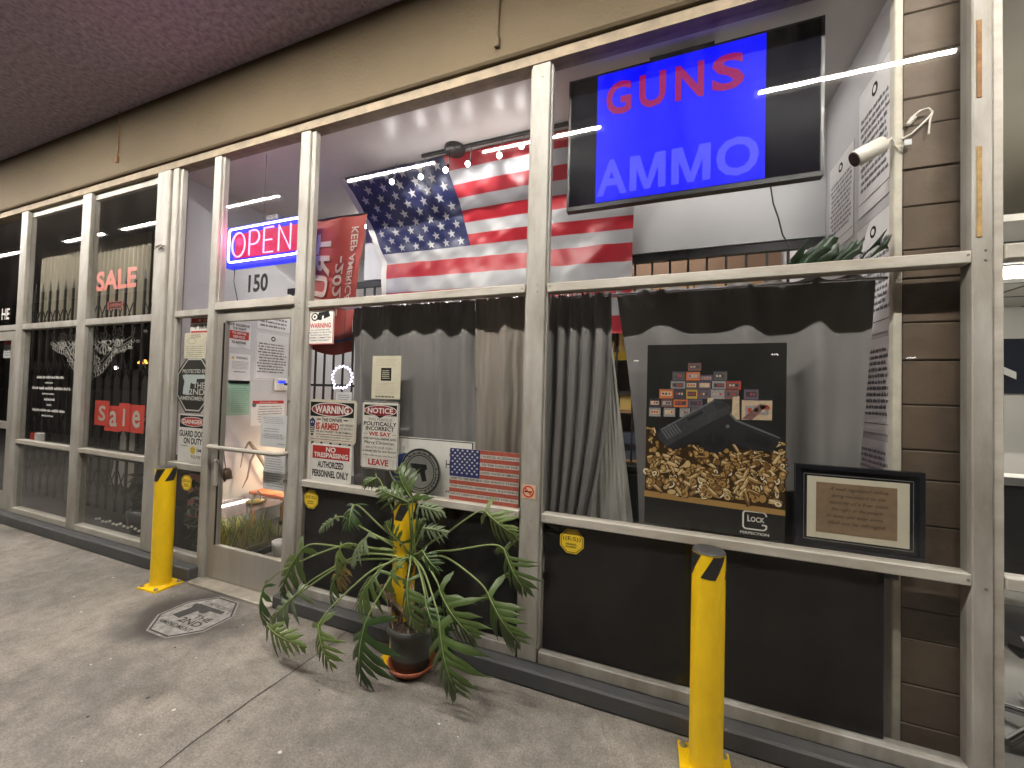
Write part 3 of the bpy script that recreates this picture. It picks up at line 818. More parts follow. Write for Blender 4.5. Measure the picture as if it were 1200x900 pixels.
# yellow octagonal alarm stickers
def octo(cx, cy_, r, P, mb, d, m=0, th=0):
    q = [(cx + r * math.cos(R_(22.5 + 45 * k)), cy_ + r * 1.0 * math.sin(R_(22.5 + 45 * k))) for k in range(8)]
    if th: P.prism(mb, q, -th, 0, m)
    else: P.poly(mb, q, d, m)
for i, (px, py, lab) in enumerate(((670, 634.5, 'under the right window sill'), (364.5, 585, 'under the flag window, left corner'), (218.5, 565.5, 'in the sidelight beside the first bollard'))):
    c = W(px, py, 2.178); rr = .066
    t = root('alarm_sticker', (c.x, 2.178, c.z - rr), 'yellow octagonal alarm sticker ' + lab, 'sticker', 'yellow alarm stickers')
    Pk = Pl((c.x - rr, 2.178, c.z - rr), w=2 * rr, h=2 * rr)
    mb = MB(); octo(.5, .5, .54, Pk, mb, 0, 0, .001); mb.build('panel', YELS, t)
    def f(mb):
        Pk.outline(mb, [(.5 + .5 * math.cos(R_(22.5 + 45 * k)), .5 + .5 * math.sin(R_(22.5 + 45 * k))) for k in range(8)], .06, D1)
        Pk.text(mb, '((E:S))', .12, .88, .50, .70, D1, 0, .01); Pk.words(mb, .22, .78, .22, .44, 2, D1, 0, seed=i, fill=.7)
    part(t, 'lettering', INK, f)

# sidelight signs
def tri(name, x0, x1, y0, y1, y, label, cat, m, th=.004, panel='panel'):
    return sign(name, [(x0, y0), (x1, y0), (x1, y1), (x0, y1)], y, label, cat, th=th, m=m, panel=panel)
a = W(207, 445, YS); b_ = W(225, 418, YS); c = W(225, 484, YS)
zc = (b_.z + c.z) / 2; hr = (b_.z - c.z) / 2; xl = a.x; 
t = root('octagon_sign', (xl + hr, YS, c.z), 'black octagon sign with a pale pistol, PROTECTED BY THE 2ND AMENDMENT', 'sign')
Po = Pl((xl, YS, zc - hr), w=2 * hr * .97, h=2 * hr)
def octpts(s): return [(.5 + s * .541 * math.cos(R_(22.5 + 45 * k)), .5 + s * .541 * math.sin(R_(22.5 + 45 * k))) for k in range(8)]
mb = MB(); Po.prism(mb, octpts(1), -.004, 0); mb.build('panel', mat('black sign metal', (.035, .033, .03), .45), t)
P2ND = [(-.50, .30), (-.52, .40), (-.40, .42), (-.38, .47), (-.33, .43), (.40, .43), (.43, .47), (.46, .43), (.50, .40), (.50, .27), (.14, .25), (.12, .08), (.05, .04), (-.06, .05), (-.10, .10), (-.14, .02), (-.20, -.44), (-.48, -.40), (-.46, -.10), (-.42, .14)]
def second(P, ink):
    def f(mb):
        P.outline(mb, octpts(.93), .05, D1, 0)
        P.text(mb, 'PROTECTED BY', .17, .83, .71, .775, D1, 0, .02)
        P.poly(mb, [(.50 + x * .62, .50 + y * .42) for x, y in P2ND], D1, 1)
        P.text(mb, 'THE', .50, .82, .44, .545, D2, 0, .012); P.text(mb, '2ND', .38, .82, .325, .43, D2, 0, .012)
        P.text(mb, 'AMENDMENT', .12, .88, .225, .295, D1, 0, .02)
    return f
part(t, 'lettering', [mat('pale sign print', (.55, .54, .5), .6), mat('pale blue grey print', (.46, .53, .52), .6)], second(Po, 0))
# floor stencil: same emblem reversed out
Tc = onf = None
t = root('floor_stencil', (-3.0, 1.82, .003), 'white octagonal stencil with a black pistol painted on the walkway before the door', 'stencil')
Pf = Pl((-3.24, 1.575, .0035), u=(1, 0, 0), v=(0, 1, 0), n=(0, 0, 1), w=.49, h=.465)
def flo(px, py):
    d = CX * (px - 600) + CY * (450 - py) - CZ * FPX
    return EYE + d * (-1.6 / d.z)
CHALK = mat('worn chalk white', (.29, .28, .26), .85, 0, .5, 16)
SOOT = mat('black stencil paint', (.05, .047, .045), .85, 0, .4, 18)
mb = MB(); Pf.poly(mb, octpts(1.0), 0); mb.build('field', CHALK, t)
def f(mb):
    Pf.outline(mb, octpts(.95), .055, .0012, 0)
    Pf.text(mb, 'PROTECTED BY', .34, .86, .76, .82, .0012, 0, .01)
    Pf.poly(mb, [(.48 + x * .62, .55 + y * .42) for x, y in P2ND], .0012, 0)
    Pf.text(mb, 'THE', .52, .84, .44, .53, .002, 0, .02); Pf.text(mb, '2ND', .40, .82, .31, .42, .002, 0, .02)
    Pf.text(mb, 'AMENDMENT', .16, .84, .20, .27, .0012, 0, .01)
part(t, 'stencil', SOOT, f)

P, t = tri('danger_sign', 209, 242, 486, 543, YS + .003, 'white danger sign with red oval, GUARD DOGS ON DUTY, below the octagon', 'sign', WHT)
P.h -= .0
def f(mb):
    P.rect(mb, .03, .97, .73, .98, D1, 0); P.ell(mb, .5, .855, .44, .10, D2, 2); P.ell(mb, .5, .855, .42, .085, D3, 1)
    P.text(mb, 'DANGER', .14, .86, .81, .90, D3 + .0007, 2, .035)
    P.text(mb, 'GUARD DOGS', .03, .98, .54, .67, D1, 0, .03); P.text(mb, 'ON DUTY', .20, .86, .39, .52, D1, 0, .03)
    P.words(mb, .1, .4, .33, .37, 1, D1, 0, seed=3)
part(t, 'lettering', [INK, RED, WHT], f)
P, t = tri('smile_sign', 222, 243, 523, 541, YS - .003, 'small white sticker with a yellow smiling face under the danger sign', 'sticker', WHT, th=.001)
def f(mb):
    P.ell(mb, .18, .70, .15, .26, D1, 1); P.ell(mb, .13, .78, .02, .04, D2, 0, 8); P.ell(mb, .23, .78, .02, .04, D2, 0, 8)
    P.poly(mb, [(.10, .66), (.18, .56), (.26, .66), (.18, .60)], D2, 0)
    P.text(mb, "SMILE", .38, .95, .60, .82, D1, 0, .01); P.text(mb, "YOU'RE ON", .06, .95, .16, .38, D1, 0, .01)
part(t, 'print', [INK, YELS], f)
P, t = tri('receipt', 216, 241, 390, 420, YS - .002, 'cream handwritten receipt taped above the octagon sign', 'paper', CRM, th=.0006, panel='sheet')
part(t, 'print', GREY, lambda mb: (P.words(mb, .08, .95, .03, .5, 6, D1, 0, seed=12, fill=.35), P.words(mb, .3, .8, .8, .95, 2, D1, 0, seed=13), P.ring(mb, .35, .68, .2, .12, .003, D1)))
P, t = tri('lace_notice', 223, 246, 372, 400, YS + .012, 'red and white notice with Chinese writing behind the receipt', 'sign', WHT, th=.001)
t.name = 'notice_sign'
def f(mb):
    P.rect(mb, .05, 1, .78, .97, D1, 1); P.text(mb, '本店', .35, .9, .81, .94, D2, 2, .01); P.text(mb, '不做您', .15, .98, .52, .72, D1, 0, .01)
    P.rect(mb, .05, 1, .34, .44, D1, 1)
part(t, 'lettering', [INK, RED, WHT], f)

# street number
P = pxplane([(291, 322), (314, 320), (314, 341), (291, 343)], YF + .0245)
mb = MB(); P.text(mb, '150', 0, 1, 0, 1, 0, 0, .03)
tag(mb.build('street_number', INK, at=P.o), 'black street number 150 on the glass over the door', 'number')

# papers taped on the door glass
P, t = sign('letter_paper', [(306, 486), (337, 487), (337, 527), (305, 521)], YF + .032, 'white typed letter taped high on the door glass above the push bar', 'paper', th=.0006, m=PAP, panel='sheet')
part(t, 'print', GREY, lambda mb: (P.words(mb, .08, .9, .72, .95, 4, D1, 0, seed=21, fill=.35), P.words(mb, .1, .7, .45, .6, 2, D1, 0, seed=22, fill=.35), P.words(mb, .1, .95, .25, .42, 3, D1, 0, seed=23, fill=.5), P.words(mb, .65, .95, .08, .14, 1, D1, 0, seed=24)))
P, t = sign('letter_paper', [(309, 530), (334, 533), (334, 577), (309, 572)], YF + .032, 'creased white paper taped low on the door glass below the push bar', 'paper', th=.0006, m=PAP, panel='sheet')
part(t, 'print', GREY, lambda mb: P.words(mb, .08, .92, .08, .95, 13, D1, 0, seed=25, fill=.35))

# ---------------- notices on the left partition wall (plane x = -4.35, facing +x)
def wallpl(y0, y1, z0, z1, x=-4.349):
    if x < 0: return Pl((x, y0, z0), u=(0, 1, 0), v=(0, 0, 1), n=(1, 0, 0), w=y1 - y0, h=z1 - z0)
    return Pl((x, y1, z0), u=(0, -1, 0), v=(0, 0, 1), n=(-1, 0, 0), w=y1 - y0, h=z1 - z0)
def paper(y0, y1, z0, z1, label, m=PAP, x=-4.349, name='notice_paper', group=None):
    P = wallpl(y0, y1, z0, z1, x)
    t = root(name, (x, (y0 + y1) / 2, z0), label, 'paper', group)
    mb = MB(); P.slab(mb, 0, 1, 0, 1, 0, .002); mb.build('sheet', m, t)
    return P, t
E1, E2 = .0032, .0042
P, t = paper(2.80, 3.06, 2.02, 2.30, 'notice with a red box in the middle, high on the wall behind the door')
def f(mb):
    P.text(mb, 'WE RESERVE', .05, .95, .82, .92, E1, 0, .02); P.text(mb, 'THE RIGHT', .22, .80, .69, .78, E1, 0, .02)
    P.rect(mb, .08, .92, .32, .64, E1, 1); P.text(mb, 'TO REFUSE', .2, .8, .51, .60, E2, 2, .02); P.text(mb, 'SERVICE', .25, .75, .36, .46, E2, 2, .02)
    P.text(mb, 'TO ANYONE', .2, .8, .14, .24, E1, 0, .02)
part(t, 'print', [INK, RED, WHT], f)
P, t = paper(2.84, 3.07, 1.62, 1.95, 'white notice with a small yellow triangle below the red boxed notice')
def f(mb):
    P.poly(mb, [(.08, .82), (.22, .82), (.15, .93)], E1, 1); P.text(mb, 'WARNING', .3, .85, .83, .91, E1, 0, .01); P.words(mb, .1, .95, .5, .77, 6, E1, 2, seed=31, fill=.4); P.words(mb, .2, .8, .38, .44, 1, E1, 0, seed=32)
    P.words(mb, .3, .8, .05, .12, 1, E1, 0, seed=33)
part(t, 'print', [INK, YELS, GREY], f)
P, t = paper(2.80, 3.08, 1.28, 1.66, 'pale green notice sheet on the wall behind the door', m=GREENP)
part(t, 'print', mat('green ink', (.14, .27, .2), .8), lambda mb: (P.words(mb, .25, .92, .08, .8, 13, E1, 0, seed=34, fill=.4), P.rect(mb, .25, .95, .86, .9, E1)))
P, t = paper(3.12, 3.55, 1.68, 2.24, 'large white legal notice in capitals with a round seal on top')
def f(mb):
    P.ell(mb, .5, .87, .065, .05, E1, 0); P.ell(mb, .5, .87, .035, .026, E2, 1)
    P.words(mb, .06, .94, .14, .78, 11, E1, 0, seed=35, fill=.55)
    P.outline(mb, [(.02, .02), (.98, .02), (.98, .98), (.02, .98)], .008, E1, 0)
part(t, 'print', [INK, WHT], f)
P, t = paper(3.13, 3.55, 2.27, 2.55, 'white notice cut off by the top of the door glass')
part(t, 'print', INK, lambda mb: P.words(mb, .06, .94, .08, .9, 5, E1, 0, seed=36, fill=.55))
P, t = paper(3.10, 3.52, 1.15, 1.44, 'white notice with a red title bar and round seal behind the door')
def f(mb):
    P.rect(mb, .03, .97, .86, .99, E1, 1); P.ell(mb, .08, .82, .06, .09, E2, 0); P.words(mb, .2, .8, .9, .95, 1, E2, 2, seed=37, fill=.7); P.words(mb, .18, .95, .1, .8, 7, E1, 0, seed=38, fill=.4, wl=(.2, .5))
part(t, 'print', [GREY, RED, WHT], f)
# alarm keypad
c = WX(330, 446, -4.33)
t = root('keypad', (-4.34, 3.45, 1.58), 'white alarm keypad with a lit blue display on the wall behind the door', 'keypad')
MB().box(-4.349, -4.32, 3.36, 3.54, 1.56, 1.70, bev=.008).build('case', WHT, t)
MB().box(-4.32, -4.318, 3.40, 3.50, 1.645, 1.675).build('display', emit('blue display', (.02, .05, 1), .8), t)

# ---------------- notices on the right partition wall (plane x = 1.0, facing -x)
XR = .9985
for (y0, y1, z0, z1, lab, top) in ((2.36, 2.72, 2.62, 3.32, 'tall white sealed notice on the right wall, behind the security camera', 1),
                                   (2.78, 3.14, 2.56, 3.12, 'white legal notice with a seal nearest the bulkhead on the right wall', 1),
                                   (2.36, 2.74, 1.95, 2.56, 'white legal notice behind the leafy plant on the right wall', 1),
                                   (2.36, 2.70, 1.45, 1.93, 'legal notice beside the curtain edge, halfway up the right wall', 0),
                                   (2.36, 2.70, .98, 1.42, 'lowest legal notice on the right wall above the framed quote', 0)):
    P, t = paper(y0, y1, z0, z1, lab, x=XR)
    def f(mb):
        if top: P.ell(mb, .5, .88, .085, .05, E1, 0); P.ell(mb, .5, .88, .045, .026, E2, 1)
        P.words(mb, .07, .95, .18, .78 if top else .9, 11, E1, 2, seed=int(z0 * 100), fill=.62)
        P.rect(mb, .02, .98, .10, .106, E1, 0); P.outline(mb, [(.0, .0), (1, .0), (1, 1), (0, 1)], .006, E1, 2)
    part(t, 'print', [INK, WHT, mat('blue grey ink', (.10, .10, .14), .7)], f)

# ------------------------------------------------------------------ OPEN neon sign
P = pxplane([(266, 268), (352, 252), (352, 301), (266, 316)], 2.30)
P.w = .93
t = root('open_sign', (P.o.x + P.w / 2, 2.3, P.o.z), 'lit neon sign reading OPEN in pink inside a white tube frame over the door', 'neon sign')
BLU = emit('blue glow panel', (.02, .03, 1), .5)
REDG = emit('red glow panel', (.85, .008, .11), .32)
mb = MB(); P.slab(mb, 0, 1, 0, 1, -.06, 0); mb.build('case', BLU, t)
mb = MB(); P.slab(mb, .12, .93, .20, .80, .001, .006); mb.build('backing', REDG, t)
r3 = []
def rr_(a0, a1, b0, b1, rad, d):
    out = []
    ra, rb = rad / P.w, rad / P.h
    for (cx, cz, s) in ((a1 - ra, b1 - rb, 0), (a0 + ra, b1 - rb, 90), (a0 + ra, b0 + rb, 180), (a1 - ra, b0 + rb, 270)):
        for k in range(5): out.append(P.p(cx + ra * math.cos(R_(s + k * 22.5)), cz + rb * math.sin(R_(s + k * 22.5)), d))
    return out
MB().tube(rr_(.075, .96, .09, .90, .03, .03), .008, 8, closed=True).build('frame_tube', emit('white neon', (.75, .8, 1), 3.3), t)
PK = emit('pink neon', (1, .17, .32), 2.5)
def stroke(pts): return MB().tube([P.p(a, b, .035) for a, b in pts], .006, 8)
def arc(cx, cz, ra, rb, a0, a1, n=18): return [(cx + ra * math.cos(R_(a0 + (a1 - a0) * k / n)), cz + rb * math.sin(R_(a0 + (a1 - a0) * k / n))) for k in range(n + 1)]
ld = bpy.data.lights.new('neon_glow', 'POINT'); ld.energy = 2.2; ld.color = (1, .12, .45); ld.shadow_soft_size = .12
lo = bpy.data.objects.new('neon_glow', ld); C.objects.link(lo); lo.parent = t; lo.location = (-.2, -.09, .18)
for s in (arc(.215, .49, .085, .29, 60, 410, 26), [(.36, .2), (.36, .78), (.41, .79)] + arc(.42, .62, .065, .165, 90, -90, 10) + [(.37, .455)],
          [(.66, .21), (.545, .21), (.545, .79), (.66, .79)], [(.545, .5), (.645, .5)], [(.73, .2), (.73, .79), (.87, .21), (.87, .79)]):
    stroke(s).build('letter_tube', PK, t)
c0 = P.p(.1, 1, -.03)
MB().tube([(c0.x + .3, 2.34, P.o.z + P.h), (c0.x + .3, 2.34, 3.6)], .002, 6).tube([(c0.x + .7, 2.34, P.o.z + P.h), (c0.x + .7, 2.34, 3.6)], .002, 6).build('hanging_wire', BLK, t)
q = [W(275, 316, 2.33), W(274, 330, 2.33), W(277, 345, 2.33), W(280, 362, 2.33)]
MB().tube([q[0] + Vector((0, 0, .02))] + q, .004, 6).build('power_cord', BLK, t)
MB().box(c0.x + .38, c0.x + .52, 2.30, 2.38, P.o.z + P.h + .005, P.o.z + P.h + .05, bev=.004).build('transformer', GREY, t)

# ------------------------------------------------------------------ television
Yt = 2.36
P = pxplane([(664, 98), (971, 15), (962, 205), (667, 248)], Yt)
t = root('television', (P.o.x + P.w / 2, Yt, P.o.z), 'large black screen showing GUNS and AMMO on blue, hung in the right window', 'television')
mb = MB(); P.slab(mb, 0, 1, 0, 1, -.05, 0); mb.build('case', BLK, t)
mb = MB(); P.slab(mb, .012, .988, .03, .985, .0006, .0012); mb.build('screen_glass', mat('dark screen glass', (.004, .004, .008), .25, spec=.02), t)
mb = MB(); P.slab(mb, .135, .805, .032, .982, .0018, .003); mb.build('picture', emit('blue picture', (0.0, 0.002, 1.0), .42), t)
def f(mb):
    for ch, a, b in (('G', .175, .285), ('U', .32, .43), ('N', .468, .58), ('S', .61, .73)): P.text(mb, ch, a, b, .66, .905, .0036, 0, .028)
    for ch, a, b in (('A', .14, .275), ('O', .63, .785)): P.text(mb, ch, a, b, .075, .335, .0036, 1, .028)
    for a, b in ((.285, .435), (.458, .61)):
        w_ = b - a; z0, h_ = .08, .25
        for q in ([(0, 0), (.2, 0), (.2, 1), (0, 1)], [(.8, 0), (1, 0), (1, 1), (.8, 1)], [(.2, 1), (.2, .60), (.42, 0), (.5, 0), (.5, .27), (.28, 1)], [(.8, 1), (.72, 1), (.5, .27), (.5, 0), (.58, 0), (.8, .60)]):
            P.poly(mb, [(a + x * w_, z0 + z * h_) for x, z in q], .0036, 1)
part(t, 'lettering', [emit('magenta letters', (.33, .003, .12), .38), emit('pale blue letters', (.075, .08, 1), .42)], f)
for a in (.38, .52): MB().box(P.p(a, 0).x, P.p(a, 0).x + .03, Yt + .052, Yt + .075, P.o.z + P.h * .6, 3.6).build('ceiling_bracket', BLK, t)
MB().box(P.p(.36, 0).x, P.p(.62, 0).x, Yt + .02, Yt + .05, P.o.z + P.h, P.o.z + P.h + .035).build('mount_plate', BLK, t)
q = [W(903, 218, 2.40), W(906, 238, 2.40), W(912, 255, 2.40), W(917, 275, 2.40), W(926, 290, 2.40)]
MB().tube([q[0] + Vector((0, 0, .05))] + q, .004, 6).build('power_cord', BLK, t)

# ------------------------------------------------------------------ stars and stripes under the ceiling
FR = mat('red nylon', (.40, .016, .03), .36, 0, .08, 3)
FW = mat('white nylon', (.40, .40, .42), .36, 0, .05, 3)
FB = mat('navy nylon', (.014, .02, .085), .36, 0, .12, 3)
tl, tr_ = Vector((-2.87, 2.83, 3.58)), Vector((-.22, 2.83, 3.58))
bl, br = Vector((-2.585, 3.12, 2.84)), Vector((-.245, 3.12, 2.80))
VB = 7.9
def flagpt(u, v, off=0.0):
    if v <= VB:
        t = v / VB
        p = tl.lerp(tr_, u).lerp(bl.lerp(br, u), t)
        p.y += .05 * math.sin(t * math.pi) * (1 + .4 * math.sin(u * 7))       # sag
        nrm = Vector((0, -.93, -.36))
    else:
        p = bl.lerp(br, u); p.z -= (v - VB) * .140; p.y = p.y + .0; nrm = Vector((0, -1, 0))
    wv = .010 * math.sin(u * 34 + v * 1.1) + .007 * math.sin(u * 61 - v * 1.9) + .006 * math.sin(v * 2.3 + u * 9)
    wv += .016 * (noise.noise(Vector((u * 9, v * .9, 3)))) + .008 * noise.noise(Vector((u * 24 + v * 1.2, v * 1.3, 9)))
    return p + nrm * (wv * .6 + off)
t = root('flag', (-1.5, 3.0, 3.58), 'large stars and stripes flag slung from the ceiling behind the tall windows', 'flag')
CAN = .415
def strip(mb, v0, v1, u0, u1, m):
    nu = max(4, int((u1 - u0) * 150)); nv = 7
    mb.grid(lambda a, b: flagpt(u0 + (u1 - u0) * a, v0 + (v1 - v0) * b), nu, nv, m)
mbs = MB()
for k in range(13):
    strip(mbs, k, k + 1, CAN if k < 7 else .012, 1, k % 2)
mbs.build('stripes', [FR, FW], t)
mb = MB(); mb.grid(lambda a, b: flagpt(.012 + (CAN - .012) * a, 7 * b), 66, 44); mb.build('canton', FB, t)
mb = MB(); mb.grid(lambda a, b: flagpt(-.010 + .024 * a, 13 * b, .002), 2, 60); mb.build('hoist_band', mat('canvas header', (.66, .65, .62), .8), t)
mb = MB()
for r_ in range(9):
    n = 6 if r_ % 2 == 0 else 5
    for c in range(n):
        cu = .012 + (CAN - .012) * ((c + .5) / 6 if n == 6 else (c + 1) / 6); cv = 7 * (r_ + .65) / 9.3
        ring = [(cu + .017 * (1 if i % 2 == 0 else .40) * math.cos(R_(90 + 36 * i)), cv - .42 * (1 if i % 2 == 0 else .40) * math.sin(R_(90 + 36 * i))) for i in range(10)]
        cen = flagpt(cu, cv, .006)
        pts = [flagpt(a, b, .006) for a, b in ring]
        mb.mesh([cen] + pts, [(0, i + 1, (i + 1) % 10 + 1) for i in range(10)])
mb.build('stars', FW, t)

# track with spot heads in front of the flag
tk = root('track_light', (-1.35, 2.62, 3.58), 'black ceiling track with six small lit spot heads shining on the flag', 'track light')
MB().box(-1.95, -.45, 2.765, 2.79, 3.575, 3.599, bev=.004).build('track', BLK, tk)
MB().lathe((W(533, 175, 2.778).x, 2.778, 0), [(.0, 3.552), (.075, 3.555), (.085, 3.575), (.085, 3.599)], 20).build('canopy_disc', BLK, tk)
BULB = emit('spot bulb', (1, .95, .88), 20)
CHR = mat('chrome', (.6, .6, .62), .2, 1)
for px, py in ((459, 213), (493, 207), (522, 199), (548, 192), (585, 182), (611, 171)):
    b = W(px, py, 2.72)
    hd = MB().tube([(b.x, 2.778, 3.575), (b.x, 2.76, b.z + .06)], .005, 6).tube([(b.x, 2.762, b.z + .065), (b.x, 2.745, b.z + .03), (b.x, 2.724, b.z)], [.010, .020, .026], 14, caps=False).build('spot_head', CHR, tk)
    MB().ball((b.x, 2.722, b.z + .002), .019, 12).build('bulb', BULB, hd)
    l2 = bpy.data.lights.new('bulb_glow', 'POINT'); l2.energy = .5; l2.shadow_soft_size = .03; l2.color = (1, .95, .92)
    o2 = bpy.data.objects.new('bulb_glow', l2); C.objects.link(o2); o2.parent = hd; o2.location = Vector((b.x, 2.68, b.z - .04)) - origin_of(tk)
    ld = bpy.data.lights.new('spot_beam', 'SPOT'); ld.energy = SPOT; ld.spot_size = R_(62); ld.spot_blend = .8; ld.shadow_soft_size = .02; ld.color = (1, .95, .9)
    lo = bpy.data.objects.new('spot_beam', ld); C.objects.link(lo); lo.parent = hd
    lo.location = Vector((b.x, 2.715, b.z - .01)) - origin_of(tk)
    lo.rotation_euler = (Vector((b.x + .06, 2.93, b.z + .02)) - Vector((b.x, 2.715, b.z - .01))).to_track_quat('-Z', 'Y').to_euler()

# ------------------------------------------------------------------ red banner with mirrored writing
t = root('banner', (-2.45, 2.5, 1.95), 'red banner seen from behind with mirrored white writing, in the flag window corner', 'banner')
Yb = 2.44
p0, p1, p2, p3 = W(368, 258, Yb), W(431, 250, Yb), W(412, 412, Yb), W(359, 405, Yb)
def ban(u, v, off=0):
    a = p0.lerp(p1, u); b = p3.lerp(p2, u); p = a.lerp(b, v)
    p.x += -.02 * math.sin(v * 3.1) * u
    p.z += -.05 * math.sin(u * math.pi) * v
    p.y += .006 * math.sin(u * 9 + v * 3) + .006 * math.sin(v * 17 + u * 4) + .010 * noise.noise(Vector((u * 5, v * 8, 1))) - off
    return p
mb = MB(); mb.grid(lambda a, b: ban(a, b), 40, 70); mb.build('cloth', mat('thin red cloth', (.27, .022, .014), .6, 0, .12, 4), t)
def vt(mb, s, u0, u1, v0, v1, bold):
    """writing runs down the banner and is mirrored: letter tops point left"""
    vs, fs, asp = glyphs(s, bold)
    mb.mesh([ban(u1 - (u1 - u0) * y, v0 + (v1 - v0) * x, .012) for x, y in vs], fs)
mb = MB()
vt(mb, 'TRUMP', .11, .42, .12, .93, .03); vt(mb, '-2024-', .52, .68, .29, .72, .02); vt(mb, 'KEEP AMERICA', .77, .90, .09, .62, .015)
for k in range(5):
    cu, cv = .04, .44 + k * .04
    ring = [ban(cu + .03 * (1 if i % 2 == 0 else .42) * math.cos(R_(90 + 36 * i)), cv + .014 * (1 if i % 2 == 0 else .42) * math.sin(R_(90 + 36 * i)), .012) for i in range(10)]
    mb.mesh([ban(cu, cv, .012)] + ring, [(0, i + 1, (i + 1) % 10 + 1) for i in range(10)])
mb.build('lettering', mat('banner white', (.42, .30, .27), .7), t)
mb = MB(); mb.grid(lambda a, b: ban(a, .885 + .02 * b + .012 * a, .008), 30, 1); mb.build('stripe', NAVY, t)
MB().tube([ban(0, 0), ban(.5, 0), ban(1, 0)], .006, 6).build('rod', BLK, t)

# ------------------------------------------------------------------ curtains
CURT = mat('grey satin curtain', (.205, .195, .19), .42, 0, .10, 2, .06, 300, spec=.35, stretch=(1, 1, .2))
CURT2 = mat('taupe curtain', (.27, .235, .20), .5, 0, .10, 2, .06, 300, stretch=(1, 1, .2))
SHEER = mat('pale lining', (.42, .41, .37), .6, 0, .1, 3)
def curtain(name, label, m, xt0, xt1, xb0, xb1, zt, zb, y, folds, amp, seed, mid=None, group='grey display curtains', extra=None):
    t = root(name, ((xt0 + xt1) / 2, y, zb), label, 'curtain', group)
    def fn(u, v):  # v 0 top
        vv = v
        a = xt0 + (xt1 - xt0) * u; b = xb0 + (xb1 - xb0) * u
        x = a + (b - a) * vv
        if mid: x += mid(u, vv)
        ph = u * folds * 2 * math.pi + .9 * math.sin(u * 5 + seed) + .35 * math.sin(vv * 3 + seed)
        A = amp * (.45 + .55 * min(1, vv * 4)) * (.8 + .4 * noise.noise(Vector((u * 3, seed, 0))))
        yy = y + A * (math.sin(ph) + .35 * math.sin(2 * ph + seed)) + .02 * noise.noise(Vector((u * 4, vv * 2.5, seed))) + .009 * noise.noise(Vector((u * 11 + vv * 2, vv * 5 - u * 3, seed + 5))) + .014 * max(0, vv - .6) * noise.noise(Vector((u * 8 - vv * 3, vv * 9, seed + 9)))
        z = zt + (zb - zt) * vv
        if vv < .06: yy += .006 * math.sin(u * folds * 25); z += .010 * math.sin(u * folds * 14 + seed)
        return Vector((x, yy, z))
    if extra: extra(fn)
    mb = MB(); mb.grid(fn, int(60 + folds * 26), 60); mb.build('cloth', m, t)
    return t
def rod(t, x0, x1, y, z): MB().tube([(x0, y, z), (x1, y, z)], .009, 10).build('rod', CHR, t)
def xat(px, py, y): return W(px, py, y).x
yc = 2.305
c1 = curtain('curtain', 'grey curtain with soft folds filling the middle of the flag window', CURT, xat(415, 355, yc), xat(557, 350, yc), xat(412, 560, yc), xat(556, 580, yc), 2.215, .88, yc, 5.2, .022, 1.0)
rod(c1, -2.3, -.8, yc + .01, 2.205)
curtain('curtain', 'taupe curtain panel beside the middle post in the flag window', CURT2, xat(556, 350, 2.275), -.80, xat(556, 580, 2.275), -.80, 2.215, .88, 2.29, 1.4, .022, 2.3, group=None)
y2 = 2.30
c3 = curtain('curtain', 'gathered grey curtain with deep folds beside the middle post in the right window', CURT, -.66, xat(716, 355, y2), -.66, xat(690, 600, y2), 2.205, .88, y2 + .01, 4.6, .034, 4.2,
             mid=lambda u, v: .05 * u * math.sin(v * 3.1))
rod(c3, -.62, .96, y2 + .02, 2.185)
y3 = 2.37
curtain('curtain', 'pale lining of the gathered curtain spreading into the gap below', SHEER, xat(706, 420, y3) , xat(716, 420, y3), xat(692, 610, y3), xat(742, 610, y3), 1.95, .88, y3, 1.2, .01, 5.5, group=None)
curtain('curtain', 'grey curtain drawn flat behind the pistol poster', CURT, xat(721, 350, 2.31), xat(1029, 325, 2.31), xat(748, 600, 2.31), xat(1004, 600, 2.31), 2.205, .88, 2.325, 3.4, .026, 8.1,
        mid=lambda u, v: .03 * math.sin(v * 3) * (1 - u) + .0)
led = root('display_ledge', (-.8, 2.35, .9), 'black display ledge behind the window rails', 'ledge')
MB().box(-2.45, .965, YF + .067, 2.62, .835, .875, bev=.003).build('ledge_board', BLK, led)
MB().box(-2.45, -.78, YF + .035, YF + .05, .165, .878).build('lower_board', DARKBOARD, led)
MB().box(-.62, .90, YF + .035, YF + .05, .165, .878).build('lower_board', DARKBOARD, led)
k = W(735, 575, 2.5)
b = root('storage_case', (k.x, 2.5, .877), 'black ribbed storage case in the gap between the curtains', 'case')
MB().box(k.x - .12, k.x + .12, 2.46, 2.6, .877, 1.14, bev=.01).box(k.x - .125, k.x + .125, 2.455, 2.605, 1.15, 1.19, bev=.006).build('case_body', BLK, b)
mb = MB()
for i in range(12): mb.box(k.x - .11 + i * .018, k.x - .104 + i * .018, 2.455, 2.462, .95, 1.12)
mb.build('ribs', BLK, b)

